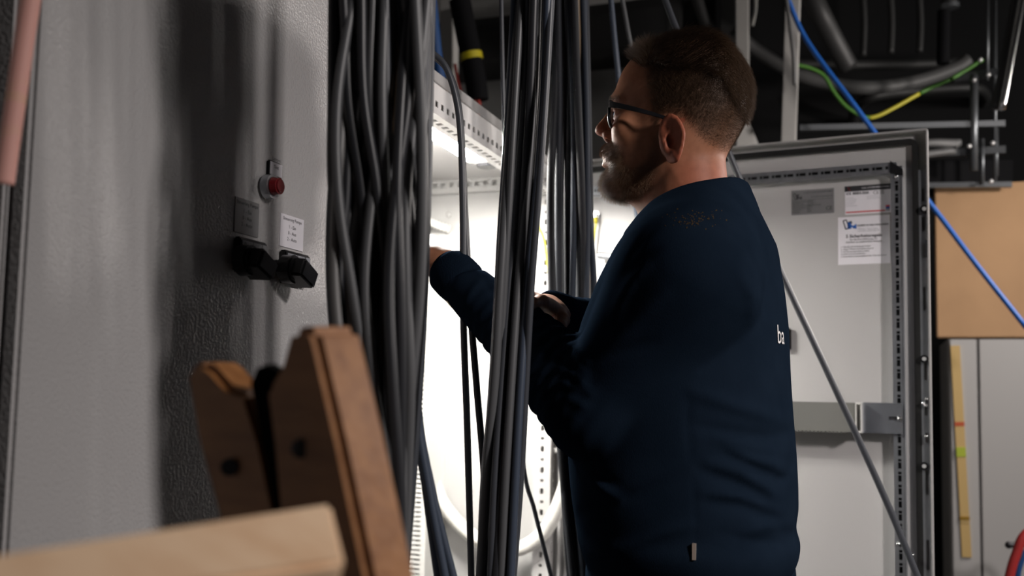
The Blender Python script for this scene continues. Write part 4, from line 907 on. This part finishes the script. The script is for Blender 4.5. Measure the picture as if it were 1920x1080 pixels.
def f_beard(p, nn, x, y, l, rs):
    n = len(p); L = np.interp(x, [1130, 1165, 1200, 1235], [.011, .009, .006, .002]) * np.where(y < 296, .62, 1) * rs.uniform(.6, 1.2, n)
    fl = -up * .75 - fwd * .25 + rs.normal(0, .2, (n, 3)); return p, nn * .9 + fl * .4, nn * .35 + fl * .8, L
strands('beard', *hairpart(14000, 3, wb, f_beard, .00011, M['beardh']))
wbr = np.exp(-((PY - (186 + (PX - 1150) * -.05)) / 3.5) ** 2) * (PX < 1180) * (np.abs(Lc[:, 1]) > .010) * (np.abs(Lc[:, 1]) < .05) * head_m
def f_brow(p, nn, x, y, l, rs):
    n = len(p); fl = -fwd * .5 + lat * np.sign(l[:, 1:2]) * .6 + rs.normal(0, .15, (n, 3)); return p, nn * .6 + fl * .6, nn * .2 + fl, np.full(n, .007)
strands('eyebrow', *hairpart(500, 4, wbr, f_brow, .00012, M['hair']))

# --- sweater
sw_px = [(1062, 1118, 1484), (1040, 1110, 1497), (1010, 1103, 1501), (985, 1100, 1490), (950, 1094, 1496), (900, 1088, 1494), (850, 1085, 1491), (800, 1086, 1487), (720, 1092, 1482), (620, 1108, 1477), (540, 1138, 1467), (480, 1166, 1455), (440, 1198, 1437), (410, 1226, 1418), (385, 1246, 1398), (365, 1262, 1382)]
sb_ = [.185, .196, .204, .200, .203, .203, .202, .203, .206, .206, .200, .182, .155, .118, .085, .060]
ww = np.array([sag(1290, y)[2] for y, *_ in sw_px]); wf = np.array([sag(a, y)[0] for y, a, b in sw_px]); wk = np.array([sag(b, y)[0] for y, a, b in sw_px])
ST = smooth_tab(ww, wf, wk, np.array(sb_), n=110)
FOLDS = [  # image-traced folds: points, half width (px), height (m); negative = crease
 ([(1365, 838), (1400, 858), (1450, 870), (1482, 888)], 10, .007), ([(1330, 870), (1385, 882), (1440, 915), (1455, 930)], 9, .006),
 ([(1310, 800), (1380, 812), (1440, 820), (1482, 812)], 9, -.006), ([(1360, 850), (1420, 880), (1470, 900)], 7, -.005), ([(1310, 880), (1370, 905), (1430, 935), (1450, 945)], 9, -.006),
 ([(1330, 940), (1400, 950), (1450, 975), (1480, 1000)], 10, -.006), ([(1320, 925), (1390, 930), (1460, 955)], 9, .006), ([(1400, 1000), (1440, 985), (1480, 985)], 9, .005),
 ([(1290, 745), (1290, 800), (1295, 860)], 6, -.002), ([(1300, 735), (1390, 765), (1475, 790)], 10, .005), ([(1455, 905), (1475, 890), (1485, 860)], 7, -.007), ([(1300, 890), (1303, 960), (1302, 1020)], 3, -.0015),
 ([(1110, 905), (1130, 920), (1160, 935)], 9, .006), ([(1098, 895), (1120, 895), (1150, 905)], 8, -.005), ([(1095, 965), (1130, 945), (1200, 925), (1280, 890)], 10, -.005), ([(1115, 1040), (1160, 1030), (1240, 1000), (1290, 985)], 10, .005),
 ([(1395, 455), (1425, 520), (1433, 580), (1420, 608)], 4, -.003), ([(1300, 400), (1345, 425), (1395, 455)], 4, -.002), ([(1420, 608), (1370, 650), (1320, 690)], 8, -.004), ([(1385, 505), (1415, 560), (1410, 600)], 10, .004),
 ([(1210, 500), (1185, 525), (1165, 560), (1150, 600)], 9, .006), ([(1232, 470), (1200, 492), (1175, 520)], 7, -.004), ([(1245, 560), (1205, 590), (1165, 625), (1130, 650)], 12, .005), ([(1225, 640), (1180, 655), (1140, 672)], 9, -.004),
 ([(1230, 425), (1205, 450), (1185, 480), (1172, 510)], 5, -.003),
 ([(1340, 820), (1420, 840), (1470, 850)], 6, .003), ([(1350, 1000), (1420, 1015), (1480, 1020)], 7, -.003)]
FOLDS += [([(864, 488), (850, 528), (836, 550)], 3, -.003), ([(908, 515), (884, 545), (866, 580)], 5, .004), ([(905, 522), (925, 552), (940, 580)], 4, -.004), ([(995, 640), (1030, 628), (1075, 650), (1100, 680)], 6, .006), ([(998, 672), (1035, 655), (1075, 675), (1100, 705)], 6, .006), ([(1005, 705), (1040, 685), (1080, 705), (1105, 735)], 7, .006), ([(1015, 735), (1050, 715), (1090, 735)], 7, .005), ([(1000, 612), (1035, 605), (1062, 632)], 5, .004), ([(1030, 762), (1065, 745), (1100, 765)], 7, .004)]
def fold_disp(P):
    Wd = np.stack([ON[0] - P[:, 0], ON[1] - P[:, 1], ON[2] + P[:, 2]], 1); x, y = proj(Wd); out = np.zeros(len(P)); near = sstep(-.03, .05, P[:, 1])
    for pts, w, h in FOLDS:
        w = w * 1.35; h = h * (.8 if h > 0 else .55)
        xs_ = [p[0] for p in pts]; ys_ = [p[1] for p in pts]
        m = (x > min(xs_) - 4 * w) & (x < max(xs_) + 4 * w) & (y > min(ys_) - 4 * w) & (y < max(ys_) + 4 * w) & (near > 0)
        if not m.any(): continue
        d = np.full(m.sum(), 1e9); xm, ym = x[m], y[m]; tt = np.zeros(m.sum()); n = len(pts) - 1
        for i, ((x0, y0), (x1, y1)) in enumerate(zip(pts, pts[1:])):
            dx, dy = x1 - x0, y1 - y0; t = np.clip(((xm - x0) * dx + (ym - y0) * dy) / (dx * dx + dy * dy), 0, 1); e = np.hypot(xm - x0 - t * dx, ym - y0 - t * dy); b = e < d; d[b] = e[b]; tt[b] = (i + t[b]) / n
        out[m] += h * np.exp(-(d / w) ** 2) * (1 - .6 * np.abs(2 * tt - 1) ** 2) * near[m]
    return out
def wav(P, s, seed):
    rs = np.random.RandomState(seed); o = 0
    for _ in range(6): k = rs.normal(0, 1, 3); k = k / np.linalg.norm(k) * s * rs.uniform(.6, 1.5); o = o + np.sin(P @ k + rs.uniform(0, 6.28))
    return o / 6
def sleeve(P, a, b, c, ra, rm, re, rw, seed, fold):
    t, q, L = cone_t(P, a, b); d = cone(P, a, b, ra, re) - .003 * wav(P, 26, seed)
    t2, q2, L2 = cone_t(P, b, c); ph = t2 * L2 / .021 * 2 * math.pi + 1.3 * wav(P, 30, seed + 1)
    prof = np.interp(t2, [0, .25, .6, .9, 1], [re, rm, (rm + rw) / 2 - .001, rw + .002, rw])
    axis = np.linalg.norm(P - np.asarray(b) - np.clip(t2, 0, 1)[:, None] * (np.asarray(c) - np.asarray(b)), axis=1)
    e = axis - prof - fold * np.sin(ph) * np.interp(t2, [0, .15, .6, .8], [.6, 1, .7, 0]) - .002 * wav(P, 45, seed + 2)
    return smin(d, e, .022)
def sweater_sdf(P):
    d = loft(P, ST[0], ST[1], ST[2], ST[3], 2.35) - .0022 * wav(P, 22, 5) - .0030 * wav(P * (.5, .5, 1.6), 26, 6) * sstep(-.45, -.62, P[:, 2])
    for s, Sx in ((1, SL), (-1, SR)):
        d = smin(d, cone(P, S_(1310, 405, s * .05), Sx, .062, .082), .05)
    d = smin(d, cone(P, S_(1310, 392, 0), S_(1305, 450, 0), .070, .10), .04)
    a = sleeve(P, SL, EL_, WL + (WL - EL_) * -.07, .083, .060, .067, .0345, 11, .0022); b = sleeve(P, SR, ER_, WR, .080, .050, .060, .033, 21, .0030)
    d = smin(d, b, .03)
    # the near arm stays a separate form below the armpit
    kk = np.interp(np.linalg.norm(P - SL, axis=1), [0, .10, .20], [.045, .030, .008])
    d = smin(d, a, kk)
    fd = fold_disp(P); return d - fd
lo = (-.29, -.34, sag(1290, 1064)[2]); hi = (.48, .37, -.095)
CC = (S_(1222, 408) + S_(1368, 352)) / 2; _c = S_(1222, 408) - CC; CNV = np.array((-_c[2], 0, _c[0])); CNV = CNV / np.linalg.norm(CNV) * (1 if _c[0] > 0 else -1)
def sweater_cut(P):
    d = sweater_sdf(P)
    # neck opening
    d = smax(d, (P - CC) @ CNV, .008)
    return smax(d, -cone(P, NB + (0, 0, -.02), NT + (.0, 0, .03), .0635, .0635), .006)
V, Q = mesh_sdf(sweater_cut, lo, hi, .0038)
sweat = add_mesh('sweater', V, Q, M['navy'], man)
# collar, hem, cuffs: ribbed bands
bvh = None
sme = sweat.data; bvh = BVHTree.FromPolygons([v.co + man.location for v in sme.vertices], [p.vertices[:] for p in sme.polygons])
def band(name, pts, w, axis, th, m):
    mb = MB(); n = len(pts); axis = Vector(axis); prof = [(-w, -th), (-w * .6, th), (0, th * 1.2), (w * .6, th), (w, -th), (0, -th * 1.5)]; k = len(prof); c = sum((Vector(p) for p in pts), Vector()) / n; v = []
    for p in pts:
        r = (Vector(p) - c); r -= axis * r.dot(axis); r.normalize()
        for a, b in prof: v.append(Vector(p) + axis * a + r * b)
    f = [(i * k + j, i * k + (j + 1) % k, ((i + 1) % n) * k + (j + 1) % k, ((i + 1) % n) * k + j) for i in range(n) for j in range(k)]
    mb.add(v, f); return mb.build(name, m, sweat, smooth=3)
ca = Vector((-.42, 0, 1)).normalized()   # collar tilts down to the front
cc_ = (S_(1222, 408) + S_(1368, 352)) / 2; cu = S_(1222, 408) - cc_; pts = []
for i in range(40):
    t = 2 * math.pi * i / 40; p = cc_ + cu * math.cos(t) + np.array((0, .068, 0)) * math.sin(t); pts.append(l2w(*p))
nrm = Vector(l2w(*(cc_ + cu)) - l2w(*cc_)).cross(Vector((0, 1, 0))).normalized(); nrm = nrm if nrm.z > 0 else -nrm
band('collar', pts, .011, nrm, .0045, M['navyrib'])
for W_, E_, r in ((WL, EL_, .0340), (WR, ER_, .033)):
    ax = (W_ - E_) / np.linalg.norm(W_ - E_); s = np.cross(ax, (0, 0, 1)); s /= np.linalg.norm(s); n2 = np.cross(ax, s); c = W_ - ax * (.030 if W_ is WL else .012)
    aw = Vector((-ax[0], -ax[1], ax[2])); band('cuff', [l2w(*(c + (s * math.cos(t) + n2 * math.sin(t)) * (r - .001))) for t in [2 * math.pi * i / 32 for i in range(32)]], .03, aw, .004, M['navyrib'])
k0 = [1064, 1106, 1494, .188]
def ring(y, xa_, xb__, b, n=60, p=2.35):
    f, k = sag(xa_, y), sag(xb__, y); c = (f + k) / 2; r = (f - k)[0] / 2; out = []
    for i in range(n):
        t = 2 * math.pi * i / n; cs, sn = math.cos(t), math.sin(t); out.append(l2w(c[0] + r * math.copysign(abs(cs) ** (2 / p), cs), b * math.copysign(abs(sn) ** (2 / p), sn), c[2]))
    return out
band('hem', ring(1078, 1122, 1482, .184), .024, (0, 0, 1), .006, M['navyrib'])
# lettering, tag and sawdust lie on the cloth
def decal(name, fn, m, eps=.0012):
    v, f = fn; out = []
    for o_, d_ in v:
        h = bvh.ray_cast(o_, d_); out.append((h[0] - d_ * eps) if h[0] is not None else None)
    ff = [q for q in f if all(out[i] is not None for i in q)]
    used = sorted({i for q in ff for i in q}); mp = {a: i for i, a in enumerate(used)}
    if not ff: return
    mb = MB(); mb.add([out[i] for i in used], [tuple(mp[i] for i in q) for q in ff]); mb.build(name, m, sweat)
def sub(v, f): return v, f
v, f = text_geo('ba', 'LEFT'); p0 = onY(1470, 642, OY - .10); k = .036
decal('back_lettering', ([(Vector((2., p0.y + .012 + a * k, p0.z + b * k)), Vector((-1, 0, 0))) for a, b in v], f), M['thread'])
v, f = text_geo('ele', 'LEFT'); c0 = onY(1140, 572, OY - .09)
decal('chest_lettering', ([(Vector((-1., c0.y - a * .020 + .012, c0.z + b * .020)), Vector((1, 0, 0))) for a, b in v], f), M['gold'])
rs = random.Random(3); v = []; f = []
for _ in range(90):
    x, y = rs.gauss(1300, 26), rs.gauss(412, 9); r_ = rs.uniform(.5, 1.9); k = len(v)
    for j in range(5): a = j * 1.257 + rs.random(); rr = ray(x + r_ * math.cos(a), y + r_ * .8 * math.sin(a)).normalized(); v.append((CAM, rr))
    f.append(tuple(range(k, k + 5)))
decal('sawdust_specks', (v, f), M['dust'], .0006)
mb = MB(); p = bvh.ray_cast(CAM, ray(1302, 1034).normalized())[0]; q = (CAM - p).normalized(); mb.box((p.x - .0022, p.y - .004, p.z - .010), (p.x + .0022, p.y + .001, p.z + .010)); mb.build('side_tag', M['tag'], sweat)

# --- trousers and shoes, down to the floor
zf_ = -O.z
HC = (sag(1122, 1078) + sag(1480, 1078)) / 2
def trouser_sdf(P):
    ws = np.array([HC[2] - .24, HC[2] - .12, HC[2] - .02, HC[2] + .04]); d = loft(P, ws, HC[0] + np.array([.10, .125, .135, .135]), HC[0] - np.array([.12, .15, .142, .14]), np.array([.15, .18, .178, .175]), 2.3)
    for s in (1, -1):
        h, k, a = np.array((HC[0], s * .095, HC[2] - .16)), np.array((HC[0] + .03, s * .105, HC[2] - .50)), np.array((HC[0] - .02, s * .115, zf_ + .09))
        d = smin(d, cone(P, h, k, .098, .072), .03); d = smin(d, cone(P, k, a, .072, .060) - .003 * wav(P, 40, 9), .02)
    return d
V, Q = mesh_sdf(trouser_sdf, (-.30, -.30, zf_ + .04), (.26, .30, HC[2] + .05), .007); add_mesh('trousers', V, Q, M['trouser'], man)
for s in (1, -1):
    def shoe(P, s=s):
        a = np.array((HC[0] - .05, s * .115, zf_ + .042)); b = np.array((HC[0] + .15, s * .13, zf_ + .034))
        d = cone(P, a, b, .042, .036); d = smin(d, cone(P, a + (.02, 0, 0), a + (.025, 0, .08), .042, .046), .02); return smax(d, zf_ + .002 - P[:, 2], .004)
    V, Q = mesh_sdf(shoe, (HC[0] - .13, s * .12 - .08, zf_ - .01), (HC[0] + .22, s * .12 + .08, zf_ + .18), .005); add_mesh('shoe', V, Q, M['shoe'], man)
